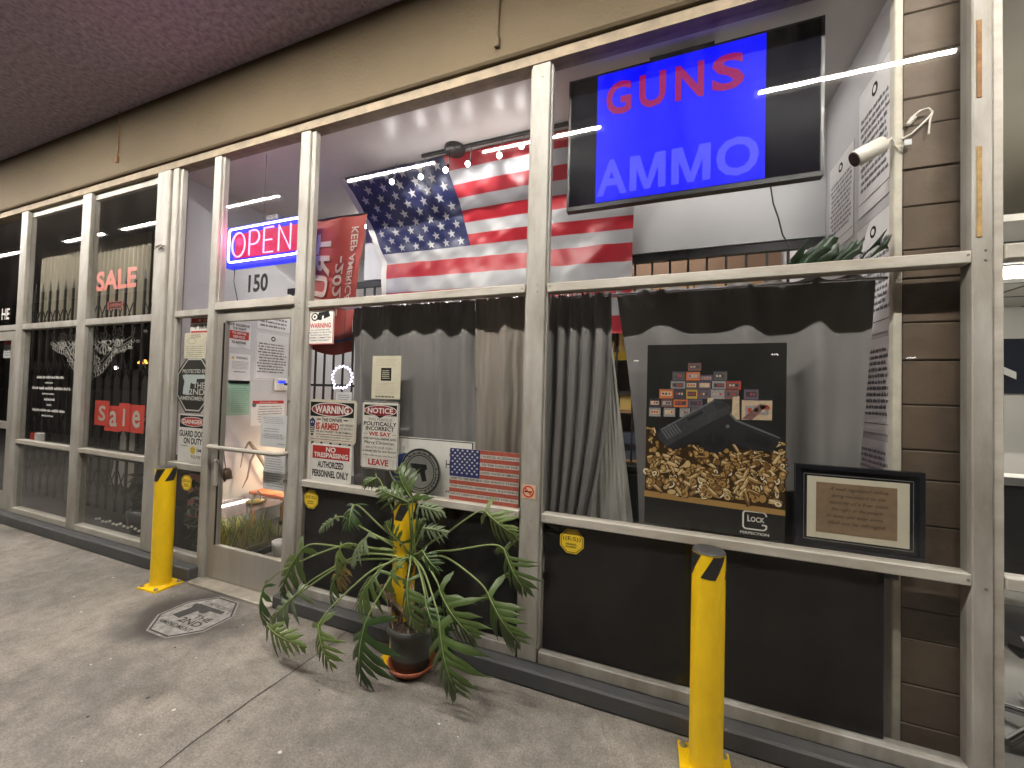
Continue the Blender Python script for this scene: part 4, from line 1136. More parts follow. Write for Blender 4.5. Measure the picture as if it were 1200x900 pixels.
# ------------------------------------------------------------------ pistol poster
P, t = sign('poster', [(757, 404), (921, 402), (921, 634), (757, 613)], 2.236, 'tall black poster of a pistol on brass cartridges, standing on the right window rail', 'poster', m=mat('poster black', (.016, .016, .015), .3), th=.006)
def pc(cx, cz): return ((cx - 58) / 570, 1 - (cz - 42 - .055 * (cx - 58) * ((cz - 42) / 800)) / 748)
cols = [(.10, .095, .10), (.055, .05, .07), (.55, .16, .05), (.55, .42, .28), (.20, .10, .09), (.30, .28, .28), (.45, .30, .05), (.42, .06, .03), (.13, .10, .13)]
BM = [mat('box print %d' % i, c, .45, 0, .2, 60) for i, c in enumerate(cols)]
def f(mb):
    rows = [(118, 152, [(238, 56, 4)]), (154, 192, [(172, 54, 0), (230, 60, 2), (345, 56, 0)]), (168, 196, [(290, 52, 8)]), (192, 230, [(165, 62, 5), (228, 52, 0), (398, 58, 7), (282, 54, 8), (340, 56, 5)]),
            (226, 268, [(115, 62, 2), (179, 50, 1), (232, 48, 6), (282, 50, 8), (335, 56, 5), (392, 56, 4), (468, 56, 8)]), (268, 304, [(70, 50, 1), (124, 50, 4), (178, 62, 2), (242, 60, 8)]),
            (304, 344, [(70, 52, 5), (136, 50, 5), (206, 44, 5), (255, 56, 8)]), (268, 350, [(460, 116, 3)])]
    r = random.Random(6)
    for a, b, L in rows:
        for x, w_, c in L:
            q = [pc(x, b), pc(x + w_, b), pc(x + w_, a), pc(x, a)]; P.poly(mb, q, D1, c)
            q = [pc(x + w_ * .12, a + (b - a) * .75), pc(x + w_ * .88, a + (b - a) * .75), pc(x + w_ * .88, a + (b - a) * .3), pc(x + w_ * .12, a + (b - a) * .3)]
            P.poly(mb, q, D2, r.choice((0, 1, 3, 5)) if c != 3 else 5)
            for k in range(3):
                xx = x + w_ * (.2 + .22 * k); P.poly(mb, [pc(xx, a + (b - a) * .62), pc(xx + w_ * .13, a + (b - a) * .62), pc(xx + w_ * .13, a + (b - a) * .42), pc(xx, a + (b - a) * .42)], D3, r.choice((1, 3, 7)))
            P.poly(mb, [pc(x, a + 3), pc(x + w_, a + 3), pc(x + w_, a), pc(x, a)], D3, 1)
    P.poly(mb, [pc(462, 345), pc(500, 350), pc(560, 290), pc(530, 285)], D3, 4); P.poly(mb, [pc(530, 290), pc(566, 294), pc(566, 308), pc(530, 304)], D3, 7)
    P.poly(mb, [pc(322, 300), pc(348, 300), pc(348, 264), pc(322, 264)], D2, 3); P.poly(mb, [pc(420, 348), pc(452, 350), pc(450, 255), pc(424, 258)], D2, 3)
part(t, 'ammunition_boxes', BM, f)
GC = [mat('brass %d' % i, c, .35, .35) for i, c in enumerate([(.52, .31, .10), (.27, .14, .045), (.80, .58, .27), (.06, .032, .012), (.62, .40, .14), (.98, .90, .68)])]
def f(mb):
    r = random.Random(8)
    # table edge and dark bed under the cartridges
    P.poly(mb, [pc(56, 655), pc(628, 700), pc(628, 710), pc(628, 722), pc(56, 680)], D1, 0)
    P.poly(mb, [pc(58, 400), pc(110, 440), pc(300, 470), pc(628, 470), pc(628, 700), pc(58, 655)], D1, 3)
    for k in range(430):
        x = r.uniform(62, 622); y = r.uniform(452, 655) + (x - 60) * .03
        if x < 110: y = r.uniform(392, 655)
        elif x > 590: y = r.uniform(440, 680)
        if y > 650 + (x - 58) * .07: continue
        d = D2 + .0000022 * k + .0003
        if r.random() < .74:
            a = r.uniform(0, math.pi); big = .8 + .6 * (y - 440) / 220; ra = r.uniform(8, 14) * big; rb = ra * r.uniform(.5, .95); c = r.choice((0, 2, 1, 4, 0, 5, 1, 1))
            def e(s, dx=0): return [pc(x + dx + s * (ra * math.cos(u) * math.cos(a) - rb * math.sin(u) * math.sin(a)), y + s * (ra * math.cos(u) * math.sin(a) + rb * math.sin(u) * math.cos(a))) for u in [i * .7 for i in range(9)]]
            P.poly(mb, e(1.18, 2.5), d, 3); P.poly(mb, e(1), d + .000001, c); P.poly(mb, e(.45), d + .0000015, r.choice((1, 2, 0)))
        else:
            a = r.choice((r.uniform(-.5, .5), r.uniform(.2, 1.3), r.uniform(-1.2, -.2))); big = .8 + .5 * (y - 440) / 220; L = r.uniform(24, 50) * big; w_ = r.uniform(4.5, 7.5) * big; c = r.choice((0, 1, 4, 2))
            ca, sa = math.cos(a), math.sin(a)
            def q(u, v): return pc(x + u * ca - v * sa, y + u * sa + v * ca)
            P.poly(mb, [q(-L / 2, -w_ - 2), q(L / 2 + 2, -w_ - 2), q(L / 2 + 2, w_ + 2), q(-L / 2, w_ + 2)], d, 3)
            P.poly(mb, [q(-L / 2, -w_), q(L * .2, -w_), q(L / 2, -w_ * .35), q(L / 2, w_ * .35), q(L * .2, w_), q(-L / 2, w_)], d + .000001, c)
            P.poly(mb, [q(-L / 2, -w_ * .55), q(L * .2, -w_ * .5), q(L * .2, -w_ * .05), q(-L / 2, -w_ * .1)], d + .0000015, 5 if c != 1 else 2)
            P.poly(mb, [q(-L / 2 - 2, -w_), q(-L / 2 + 3, -w_), q(-L / 2 + 3, w_), q(-L / 2 - 2, w_)], d + .0000015, 4)
part(t, 'cartridges', GC, f)
GUNM = [mat('gun slide print', (.040, .042, .047), .5, 0, .3, 40), mat('gun frame print', (.014, .015, .017), .5, 0, .3, 40), mat('gun highlight print', (.12, .125, .13), .5), mat('gun shadow print', (.006, .006, .007), .5)]
def f(mb):
    d = D2 + .0022
    P.poly(mb, [pc(*q) for q in ((150, 470), (190, 440), (360, 345), (415, 320), (435, 352), (475, 368), (606, 418), (598, 446), (575, 474), (520, 472), (470, 462), (430, 448), (410, 452), (395, 474), (368, 486), (335, 486), (302, 466), (292, 440), (240, 462), (190, 480))], d, 1)
    P.poly(mb, [pc(*q) for q in ((108, 418), (122, 398), (345, 272), (378, 274), (412, 292), (418, 322), (360, 350), (190, 446), (150, 468), (122, 446))], d + .0002, 0)
    P.poly(mb, [pc(*q) for q in ((310, 452), (316, 420), (345, 402), (385, 412), (398, 438), (384, 462), (345, 474))], d + .0002, 3)
    P.poly(mb, [pc(*q) for q in ((345, 404), (356, 402), (352, 446), (340, 450))], d + .0004, 1)
    P.poly(mb, [pc(*q) for q in ((122, 398), (345, 272), (352, 275), (128, 402))], d + .0004, 2)
    P.poly(mb, [pc(*q) for q in ((415, 322), (440, 350), (606, 416), (604, 421), (436, 357), (412, 330))], d + .0004, 2)
    for i in range(6): P.poly(mb, [pc(128 + i * 11, 404 - i * 6), pc(133 + i * 11, 401 - i * 6), pc(160 + i * 11, 436 - i * 6), pc(155 + i * 11, 439 - i * 6)], d + .0004, 2)
    for i in range(5): P.poly(mb, [pc(345 + i * 10, 282 + i * 1), pc(348 + i * 10, 281 + i * 1), pc(366 + i * 9, 312 - i * 3), pc(363 + i * 9, 313 - i * 3)], d + .0004, 3)
    P.poly(mb, [pc(*q) for q in ((238, 350), (300, 316), (306, 326), (244, 360))], d + .0004, 3)
    P.poly(mb, [pc(*q) for q in ((480, 385), (580, 425), (560, 460), (470, 440))], d + .0004, 3)
    P.ell(mb, *pc(405, 378), .013, .01, d + .0006, 2); P.ell(mb, *pc(160, 380), .010, .008, d + .0006, 2)
part(t, 'pistol_print', GUNM, f)
def f(mb):
    # rounded G frame of the emblem with LOCK inside, PERFECTION below
    A0, A1, B0, B1 = .725, .880, .040, .130
    def seg(pts, tk=.0035): 
        for (x0, z0), (x1, z1) in zip(pts, pts[1:]):
            dx, dz = (x1 - x0) * P.w, (z1 - z0) * P.h; L = math.hypot(dx, dz); nx, nz = -dz / L * tk / P.w, dx / L * tk / P.h
            P.poly(mb, [(x0 + nx, z0 + nz), (x0 - nx, z0 - nz), (x1 - nx, z1 - nz), (x1 + nx, z1 + nz)], D1)
    c = .02; cz = .014
    seg([(A1, .110), (A1 - .004, .122), (A1 - c, B1), (A0 + c, B1), (A0 + .005, B1 - .004), (A0, B1 - cz), (A0, B0 + cz), (A0 + .005, B0 + .004), (A0 + c, B0), (A1 - c, B0), (A1 - .004, B0 + .006), (A1, B0 + cz), (A1, .066), (A1 - .03, .066)])
    P.text(mb, 'LOCK', .757, .868, .078, .104, D1, 0, .025)
    P.rect(mb, .753, .760, .078, .112, D1)
    P.text(mb, 'PERFECTION', .705, .898, .013, .026, D1, 0, .02)
part(t, 'emblem', WHT, f)

# ------------------------------------------------------------------ framed quote
P, t = sign('picture_frame', [(932, 544), (1082, 553), (1084, 658), (931, 640)], 2.236, 'black framed handwritten quote on brown paper with a cream mat, leaning in the right window', 'framed picture', m=mat('black lacquer frame', (.012, .013, .018), .25), panel='frame', th=.02)
def f(mb):
    for (a, b, c, d, h) in ((0, 1, 0, .05, .010), (0, 1, .95, 1, .010), (0, .04, .05, .95, .010), (.96, 1, .05, .95, .010)): P.slab(mb, a, b, c, d, 0, h)
part(t, 'frame_moulding', mat('black lacquer frame', (.012, .013, .018), .25), f)
part(t, 'silver_line', mat('silver fillet', (.4, .4, .38), .4, .6), lambda mb: [P.rect(mb, *q, .0012) for q in ((.072, .925, .102, .108), (.072, .925, .888, .894), (.072, .076, .108, .888), (.921, .925, .108, .888))])
part(t, 'mat_board', mat('cream mat board', (.78, .72, .56), .8, 0, .06, 10), lambda mb: P.rect(mb, .10, .895, .13, .865, .002))
part(t, 'brown_paper', mat('brown kraft paper', (.30, .205, .12), .8, 0, .2, 25), lambda mb: P.rect(mb, .175, .805, .20, .80, .0028))
def f(mb):
    r = random.Random(10)
    rows = [('A well regulated militia', .28, .74), ('being necessary to the', .30, .72), ('security of a free state,', .28, .74), ('the right of the people', .30, .70), ('to keep and bear arms,', .26, .70), ('shall not be infringed.', .27, .72)]
    for i, (s, a, b) in enumerate(rows): P.text(mb, s, a, b, .70 - i * .080, .755 - i * .080, .0034, 0, 0, .45)
part(t, 'handwriting', mat('sepia ink', (.045, .03, .02), .8), f)
MB_ = MB(); P.slab(MB_, .07, .93, .1, .9, .006, .008); MB_.build('frame_glass', glass_mat('picture glass', (1, 1, 1), .03, .0), t)

# ------------------------------------------------------------------ security camera on the pier edge
a = W(1015, 182, 2.30); b = W(1034, 171, 2.30); c = W(1056, 160, 2.32)
t = root('security_camera', tuple(c), 'white bullet camera with coiled cable, fixed at the pier edge in the upper right window', 'camera')
CW = mat('white camera plastic', (.68, .65, .58), .35)
dirn = (b - a).normalized(); a0 = a - dirn * .065 + Vector((0, -.04, 0)); b0 = b + Vector((0, -.02, 0))
MB().tube([a0, a0 + dirn * .01, b0 - dirn * .01, b0, b0 + dirn * .012], [.037, .039, .037, .030, .013], 20).build('camera_body', CW, t)
MB().tube([a0 - dirn * .002, a0 - dirn * .006], [.034, .033], 20).build('lens', mat('dark lens', (.03, .015, .012), .1), t)
MB().tube([b0, (b0 + c) / 2 + Vector((0, 0, .008)), c + Vector((0, -.01, 0))], .009, 8).lathe((c.x, c.y - .01, c.z - .02), [(0, 0), (.02, 0), (.02, .035), (0, .035)], 12).build('mount_arm', CW, t)
pts = [W(x, y, 2.27) for x, y in ((1056, 163), (1068, 157), (1078, 148), (1088, 138), (1093, 131), (1088, 127), (1078, 130), (1068, 138), (1064, 144))]
MB().tube(pts, .0045, 7).tube([pts[4], W(1090, 140, 2.27), W(1088, 157, 2.27)], .004, 7).tube([W(1064, 146, 2.27), W(1072, 137, 2.27)], .009, 8).tube([W(1059, 166, 2.27), W(1057, 180, 2.28), W(1050, 172, 2.28), W(1046, 160, 2.28)], .003, 6).build('cable', CW, t)
MB().box(W(1063, 165, 2.268).x - .012, W(1063, 165, 2.268).x + .014, 2.262, 2.264, W(1063, 168, 2.268).z - .01, W(1063, 168, 2.268).z + .015).build('cable_tag', PAP, t)

# leafy plant lying along the transom
LEAFD = mat('dark leaf', (.014, .036, .013), .4, 0, .3, 12, .1, 60)
t = root('trailing_plant', (.85, 2.3, 2.24), 'dark leafy plant lying behind the right transom beside the notices', 'plant')
mb = MB(); r = random.Random(21)
for k in range(13):
    x0 = r.uniform(.56, .86); L = r.uniform(.10, .17); a = r.uniform(-2.2, -.9) if k % 2 else r.uniform(-.6, .5)
    base = Vector((x0, r.uniform(2.27, 2.31), 2.25 + r.uniform(0, .03)))
    dx, dz = math.cos(a) * L, abs(math.sin(a)) * L * .28 + .025
    ws = r.uniform(.055, .08)
    def fn(u, v):
        s = v; wd = ws * math.sin(min(1, s * 1.08) * math.pi) ** .7 * (1 + .12 * math.sin(s * 22))
        return base + Vector((dx * s + (u - .5) * wd * 1.2, -.02 - .05 * math.sin(s * 2.5) + .03 * abs(u - .5), dz * math.sin(s * 2.2) + (u - .5) * wd * 1.6))
    mb.grid(fn, 6, 12)
mb.build('leaves', LEAFD, t)
MB().tube([(.55, 2.30, 2.252), (.75, 2.29, 2.262), (.99, 2.30, 2.255)], .008, 6).build('stem', LEAFD, t)

# ------------------------------------------------------------------ things inside the door
TANKG = glass_mat('tank glass', (.9, .95, .9), .03, .01)
t = root('fish_tank', (-3.75, 2.6, .02), 'low clear fish tank full of green weed behind the door glass', 'fish tank')
MB().box(-4.05, -3.48, 2.30, 2.90, .02, .085, bev=.005).build('stand', BLK, t)
MB().box(-4.04, -3.49, 2.31, 2.89, .09, .455).build('tank_wall', TANKG, t)
mb = MB()
mb.box(-4.03, -3.50, 2.32, 2.88, .092, .13)
mb.build('gravel', mat('tank gravel', (.20, .17, .10), .9, 0, .5, 60, .6, 90), t)
mb = MB(); r = random.Random(31)
for k in range(420):
    x, y = r.uniform(-4.0, -3.52), r.uniform(2.34, 2.86); h = r.uniform(.06, .24) * (1 if r.random() < .8 else 1.3); a = r.uniform(0, 6.28); lx, ly = math.cos(a) * h * .35, math.sin(a) * h * .35; wd = r.uniform(.003, .008)
    x1 = max(-4.02, min(-3.5, x + lx)); y1 = max(2.33, min(2.87, y + ly))
    mb.face([(x - wd, y, .12), (x + wd, y, .12), ((x + x1) / 2 + wd, (y + y1) / 2, .12 + h * .6), (x1, y1, .12 + h), ((x + x1) / 2 - wd, (y + y1) / 2, .12 + h * .6)], k % 3)
mb.build('water_weed', [mat('weed a', (.26, .28, .06), .6), mat('weed b', (.45, .38, .12), .6), mat('weed c', (.12, .16, .05), .6)], t)
MB().box(-4.04, -3.485, 2.305, 2.895, .456, .466).build('lid', glass_mat('tank lid', (.9, .85, .9), .06, .05), t)
MB().box(-3.98, -3.94, 2.36, 2.84, .425, .44, bev=.004).build('lamp', emit('tank lamp', (1, .9, .75), 14), t)
MB().tube([(-3.6, 2.6, .40), (-3.6, 2.62, .55), (-3.62, 2.68, .60), (-3.66, 2.74, .56), (-3.68, 2.76, .47)], .006, 8).build('air_hose', mat('green tube', (.15, .3, .25), .4), t)
MB().lathe((-3.70, 2.72, .468), [(0, 0), (.07, 0), (.08, .02), (0, .024)], 20).build('feeding_dish', mat('yellow dish', (.6, .42, .1), .5), t)
# pink grow lamp post at the hinge side
t = root('grow_lamp', (-4.22, 2.54, .02), 'tall thin glowing pinkish lamp standing behind the fish tank', 'lamp')
MB().tube([(-4.22, 2.54, .03), (-4.22, 2.54, .5)], .008, 8).build('stem', BLK, t)
MB().tube([(-4.22, 2.54, .5), (-4.22, 2.54, .95)], .012, 10).build('tube', emit('grow tube', (1, .62, .72), 6), t)
MB().lathe((-4.22, 2.54, .02), [(0, 0), (.07, 0), (.07, .012), (0, .016)], 16).build('foot', BLK, t)
# warm lamp standing in for the tank light on the lower wall
t = root('wall_glow_lamp', (-4.1, 3.35, .43), 'small warm lamp standing in for the tank light, on the orange side table behind the door', 'lamp')
MB().lathe((-4.1, 3.42, .44), [(0, 0), (.045, 0), (.045, .012), (.008, .02), (.008, .10)], 16).build('lamp_base', BLK, t)
MB().lathe((-4.1, 3.42, .54), [(.05, 0), (.035, .09)], 18).ball((-4.1, 3.42, .575), .028).build('lamp_shade', emit('warm shade', (1, .68, .38), 5), t)
ld = bpy.data.lights.new('warm_glow', 'POINT'); ld.energy = 4.5; ld.color = (1, .72, .42); ld.shadow_soft_size = .05
lo = bpy.data.objects.new('warm_glow', ld); C.objects.link(lo); lo.parent = t; lo.location = (.12, .0, .22)
t = root('side_table', (-3.95, 3.2, .02), 'small orange table behind the fish tank', 'table')
MB().box(-4.30, -3.62, 3.08, 3.5, .40, .43, bev=.005).build('table_top', ORANGE, t)
for x, y in ((-4.28, 3.1), (-3.66, 3.1), (-4.28, 3.46), (-3.66, 3.46)): MB().box(x, x + .03, y, y + .03, .02, .40).build('leg', ORANGE, t)
t = root('plant_pot', (-3.50, 2.98, .02), 'small white pot with dark soil beside the fish tank', 'plant pot')
# hidden side: pot sits right of the tank end
MB().lathe((-3.36, 2.72, .02), [(0, 0), (.045, 0), (.058, .10), (.060, .135), (.052, .135), (.050, .12), (0, .12)], 24).build('pot_body', WHT, t)
MB().lathe((-3.36, 2.72, .135), [(0, 0.004), (.051, 0.0)], 20).build('soil', mat('dark soil', (.04, .025, .018), .95), t)
t = root('leafy_shrub', (-3.45, 3.15, .02), 'silvery leafed shrub in a black pot behind the fish tank', 'plant')
mb = MB(); r = random.Random(41)
for k in range(230):
    c = Vector((-3.42 + r.gauss(0, .07), 3.12 + r.gauss(0, .07), .30 + r.gauss(0, .07))); d = Vector((r.gauss(0, 1), r.gauss(0, 1), r.gauss(0, 1))).normalized() * .022; e = d.orthogonal().normalized() * .010
    mb.face([c - d, c + e, c + d, c - e], k % 2)
mb.build('leaves', [mat('silver leaf', (.36, .40, .36), .5), mat('dark shrub leaf', (.06, .09, .05), .5)], t)
MB().lathe((-3.42, 3.12, .02), [(0, 0), (.08, 0), (.10, .16), (0, .16)], 20).build('pot', BLK, t)
# bell hanging on the door
a = W(264, 556, 2.26)
t = root('bell', (a.x, 2.26, a.z), 'dark brass bell hanging from a cord inside the door', 'bell')
MB().lathe((a.x, 2.26, a.z - .035), [(.055, 0), (.050, .02), (.045, .06), (.03, .085), (.0, .09)], 20).build('bell_body', mat('dark bronze', (.10, .065, .045), .4, .6, .3, 20), t)
MB().tube([(a.x, 2.26, a.z - .06), (a.x, 2.26, a.z - .03)], .007, 8).tube([(a.x, 2.26, a.z + .05), (a.x - .01, 2.25, a.z + .17), (a.x - .005, 2.24, a.z + .3)], .003, 6).build('cord', BLK, t)
# driftwood
t = root('driftwood', (-4.2, 3.0, .9), 'forked pale driftwood branch leaning on the wall above the fish tank', 'branch')
q = [WX(x, y, -4.22) for x, y in ((292, 518), (300, 528), (310, 545), (318, 562))]
MB().tube(q, [.016, .022, .018, .010], 8).tube([q[1], WX(294, 540, -4.24), WX(290, 560, -4.26), WX(284, 572, -4.28)], [.014, .012, .009, .005], 8).tube([q[0], WX(285, 530, -4.24), WX(282, 548, -4.27)], [.012, .009, .004], 8).build('branch', mat('grey driftwood', (.33, .28, .24), .85, 0, .35, 18, .4, 60), t)
# dark display behind the sidelight foot
t = root('display_shrub', (-3.9, 2.45, .02), 'dark leaved plant with pink light on it behind the sidelight', 'plant')
mb = MB(); r = random.Random(51)
for k in range(60):
    c = Vector((-3.85 + r.gauss(0, .1), 2.27 + r.uniform(0, .03), .45 + r.gauss(0, .16))); d = Vector((r.gauss(0, 1), r.gauss(0, .3), r.gauss(0, 1))).normalized() * .05; e = d.orthogonal().normalized() * .025
    mb.face([c - d, c - d * .3 + e, c + d, c - d * .3 - e])
mb.build('leaves', LEAFD, t)
t = root('pink_light_board', (-3.85, 2.3, .5), 'black board with a patch painted for pink light, low behind the sidelight', 'board')
MB().box(-4.30, -3.64, 2.296, 2.305, .02, .95).build('board', BLK, t)
mb = MB(); mb.box(-3.98, -3.66, 2.29, 2.2955, .42, .80); mb.build('pink_light_patch', mat('painted pink light', (.38, .16, .17), .7), t)  # pink light behind the glass, painted as a flat patch

# neon speech ring in the flag window, with its tag
a = W(401, 442, 2.34)
t = root('neon_ring', (a.x, 2.34, a.z - .1), 'white scalloped neon ring with a small tail, glowing above the warning signs', 'neon sign')
pts = []
for k in range(120):
    th = 2 * math.pi * k / 120; rr = .096 + .010 * math.cos(17 * th)
    x, z = rr * math.cos(th), rr * .86 * math.sin(th)
    if 222 < k * 3 < 246: x *= 1.22; z *= 1.22
    pts.append((a.x + x, 2.34, a.z + z))
MB().tube(pts, .0042, 7, closed=True).build('tube', emit('violet white neon', (.80, .66, 1), 1.7), t)
MB().tube([(a.x, 2.345, a.z + .1), (a.x, 2.345, a.z + .9)], .002, 5).build('hanging_wire', BLK, t)
P, t = sign('price_tag', [(394, 459), (412, 460), (412, 472), (394, 471)], 2.30, 'small white tag below the neon ring', 'tag', m=PAP, th=.002)
part(t, 'print', GREY, lambda mb: P.words(mb, .1, .9, .2, .8, 3, D1, 0, seed=61))

# ------------------------------------------------------------------ dress shop interior
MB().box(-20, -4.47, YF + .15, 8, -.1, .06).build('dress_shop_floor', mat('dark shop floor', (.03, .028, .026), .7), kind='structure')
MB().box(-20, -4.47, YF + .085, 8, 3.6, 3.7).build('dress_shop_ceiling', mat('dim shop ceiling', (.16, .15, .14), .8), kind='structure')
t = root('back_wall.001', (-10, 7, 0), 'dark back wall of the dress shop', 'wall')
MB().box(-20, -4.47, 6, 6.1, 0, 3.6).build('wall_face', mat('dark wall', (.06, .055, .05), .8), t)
PLE = mat('beige pleated fabric', (.30, .265, .20), .85, 0, .1, 3)
for x0, x1, lab in ((-6.80, -5.62, 'beige pleated valance in the middle dress shop window'), (-5.55, -4.48, 'beige pleated valance above the SALE letters'), (-8.15, -6.98, 'beige pleated valance over the dress shop door')):
    t = root('valance', ((x0 + x1) / 2, 2.75, 2.35), lab, 'valance', None)
    mb = MB(); mb.grid(lambda u, v: Vector((x0 + (x1 - x0) * u, 2.72 + .012 * math.sin(u * (x1 - x0) * 70), 3.38 - 1.02 * v)), 150, 4); mb.build('cloth', PLE, t)
GB = mat('dark gate steel', (.035, .03, .028), .5, .3)
def gate(x0, x1, y, z1, lab, z0=.12):
    t = root('scissor_gate', ((x0 + x1) / 2, y, z0), lab, 'security gate')
    n = int((x1 - x0) / .165)
    up = MB(); cr = MB(); sp = MB()
    for i in range(n + 1):
        x = x0 + i * (x1 - x0) / n
        up.box(x - .011, x + .011, y - .01, y + .01, z0, z1)
        sp.face([(x - .03, y, z1), (x + .03, y, z1), (x, y, z1 + .13)]).face([(x + .03, y + .002, z1), (x - .03, y + .002, z1), (x, y + .002, z1 + .13)])
        if i < n:
            xn = x0 + (i + 1) * (x1 - x0) / n; s = .34
            z = z0 + .12 + (0 if i % 2 else 0)
            while z + s < z1:
                cr.tube([(x, y - .014, z), (xn, y - .014, z + s)], .006, 4).tube([(x, y + .014, z + s), (xn, y + .014, z)], .006, 4); z += s * 1.9
    up.build('upright', GB, t); cr.build('lattice', GB, t); sp.build('spear_tip', GB, t)
gate(-5.48, -4.50, 2.62, 2.78, 'dark folding security gate behind the red sale cards')
gate(-6.78, -5.66, 2.62, 2.78, 'dark folding security gate in the middle dress shop window')
gate(-8.15, -7.0, 2.62, 2.78, 'dark folding security gate behind the dress shop door')
# lace doily and string of bulbs
LACE = mat('white lace', (.42, .40, .37), .8)
t = root('lace_curtain', (-5.6, 2.24, 2.15), 'white lace corner hanging across the two dress shop windows', 'lace')
cx, cz, yl = W(103, 380, 2.24).x, 2.165, 2.262
mb = MB(); r = random.Random(71)
def lp(a, rr, yy=yl): return Vector((cx + rr * math.cos(a), yy, cz + rr * 1.02 * math.sin(a)))
Hw = .80
def lprof(a):
    T = ((0, 1.0), (.10, .74), (.30, .66), (.48, .46), (.58, .30), (.80, .24), (.95, .16), (1, 0))
    for (x0, z0), (x1, z1) in zip(T, T[1:]):
        if a <= x1: return z0 + (z1 - z0) * (a - x0) / (x1 - x0)
    return 0
for rr in (.50, .54): 
    mb.tube([Vector((cx - Hw * 1.0 + 2 * Hw * k / 40, yl, cz - (.02 if rr < .52 else .05) - rr * lprof(abs(2 * k / 40 - 1)))) for k in range(41)], .004, 5)
for k in range(34):
    u = (k + .5) / 34; x = cx - Hw + 2 * Hw * u; z = cz - .09 - .56 * lprof(abs(2 * u - 1))
    mb.tube([(x + .026 * math.cos(q), yl, z + .026 * math.sin(q)) for q in [i * math.pi / 4 for i in range(8)]], .004, 4, closed=True)
for (fx, fz, fr) in ((-.55, -.12, .10), (-.3, -.17, .13), (-.02, -.20, .15), (.27, -.16, .13), (.52, -.11, .10), (-.14, -.38, .10), (.12, -.38, .10)):
    for q in range(9):
        a = q * 2 * math.pi / 9
        c = Vector((cx + fx + fr * .6 * math.cos(a), yl, cz + fz + fr * .6 * math.sin(a)))
        mb.tube([c + Vector((fr * .38 * math.cos(a) * math.cos(w_) - fr * .2 * math.sin(a) * math.sin(w_), 0, fr * .38 * math.sin(a) * math.cos(w_) + fr * .2 * math.cos(a) * math.sin(w_))) for w_ in [i * math.pi / 4 for i in range(8)]], .0055, 4, closed=True)
    mb.ball((cx + fx, yl, cz + fz), fr * .16, 8)
for k in range(60):
    a = r.uniform(0, 6.28); x = cx + r.uniform(-.6, .6); z = cz - r.uniform(.02, .3)
    mb.tube([(x, yl, z), (x + .06 * math.cos(a), yl, z + .06 * math.sin(a) * .7)], .0025, 4)
mb.build('lace_work', LACE, t)
t = root('string_light', (-4.8, 2.4, 2.0), 'string of small round white bulbs sagging in the SALE window', 'string lights')
a, b = W(129, 407, 2.30), W(180, 372, 2.30)
pts = [a.lerp(b, k / 12) + Vector((0, 0, -.13 * math.sin(k / 12 * math.pi))) for k in range(13)]
MB().tube(pts, .003, 5).build('wire', BLK, t)
for i in range(0, 12, 2): MB().ball(pts[i] + Vector((0, 0, -.02)), .018, 8).build('bulb', WHT, t)
# writing on the glass
P = pxplane([(113, 320), (160, 311), (160, 336), (113, 342)], YF + .0245)
mb = MB(); P.text(mb, 'SALE', 0, 1, 0, 1, 0, 0, .03)
CORAL = mat('coral letters', (.46, .12, .085), .5)
tag(mb.build('window_lettering', CORAL, at=P.o), 'coral word SALE stuck high on the dress shop glass', 'lettering')
P, t = sign('open_card', [(126, 354), (144, 352), (144, 361), (126, 363)], 2.25, 'small outlined OPEN card under the coral word', 'sign', m=mat('dark card', (.05, .02, .02), .6), th=.002)
part(t, 'lettering', CORAL, lambda mb: (P.outline(mb, [(0, 0), (1, 0), (1, 1), (0, 1)], .14, D1), P.text(mb, 'OPEN', .15, .85, .3, .7, D1, 0, .02)))
P = pxplane([(37, 438), (82, 440), (82, 492), (37, 490)], YF + .0245)
VIN = mat('white vinyl', (.6, .58, .55), .6)
t = root('window_lettering', tuple(P.p(.5, 0)), 'centred lines of small white writing on the middle dress shop window', 'lettering')
for i, (a, b) in enumerate(((.12, .82), (.35, .55), (0, 1), (.28, .60), (.35, .62), (.42, .54), (.05, .90), (.3, .6))):
    part(t, 'text_line', VIN, lambda mb: P.words(mb, a, b, .90 - i * .125, .98 - i * .125, 1, 0, 0, seed=80 + i, ragged=.0, wl=(.1, .25), fill=.8 if i % 2 == 0 else .5))
P = pxplane([(2, 362), (11, 361), (11, 374), (2, 375)], YF + .0245)
mb = MB(); P.text(mb, 'HE', 0, 1, 0, 1, 0, 0, .02)
tag(mb.build('window_lettering', MATS['white vinyl'], at=P.o), 'two white letters on the glass above the dress shop door', 'lettering')
# red cards with cut out letters
for i, (x0, y0, x1, y1, ch) in enumerate(((111, 469, 128, 499, 'S'), (123, 475, 142, 506, 'a'), (139, 472, 152, 506, 'l'), (150, 474, 169, 508, 'e'))):
    P, t = sign('sale_card', [(x0, y0), (x1, y0 + 1), (x1, y1), (x0, y1 - 1)], 2.235 + .004 * (i % 2), 'red card with the cut out letter %s in the dress shop window' % ch, 'card', 'th' and .001, m=mat('red card', (.62, .07, .05), .6), group=None)
    part(t, 'letter', mat('cut out pale', (.5, .46, .40), .7), lambda mb: P.text(mb, ch, .28 if ch != 'l' else .4, .75 if ch != 'l' else .58, .18, .80, D1, 0, .02))
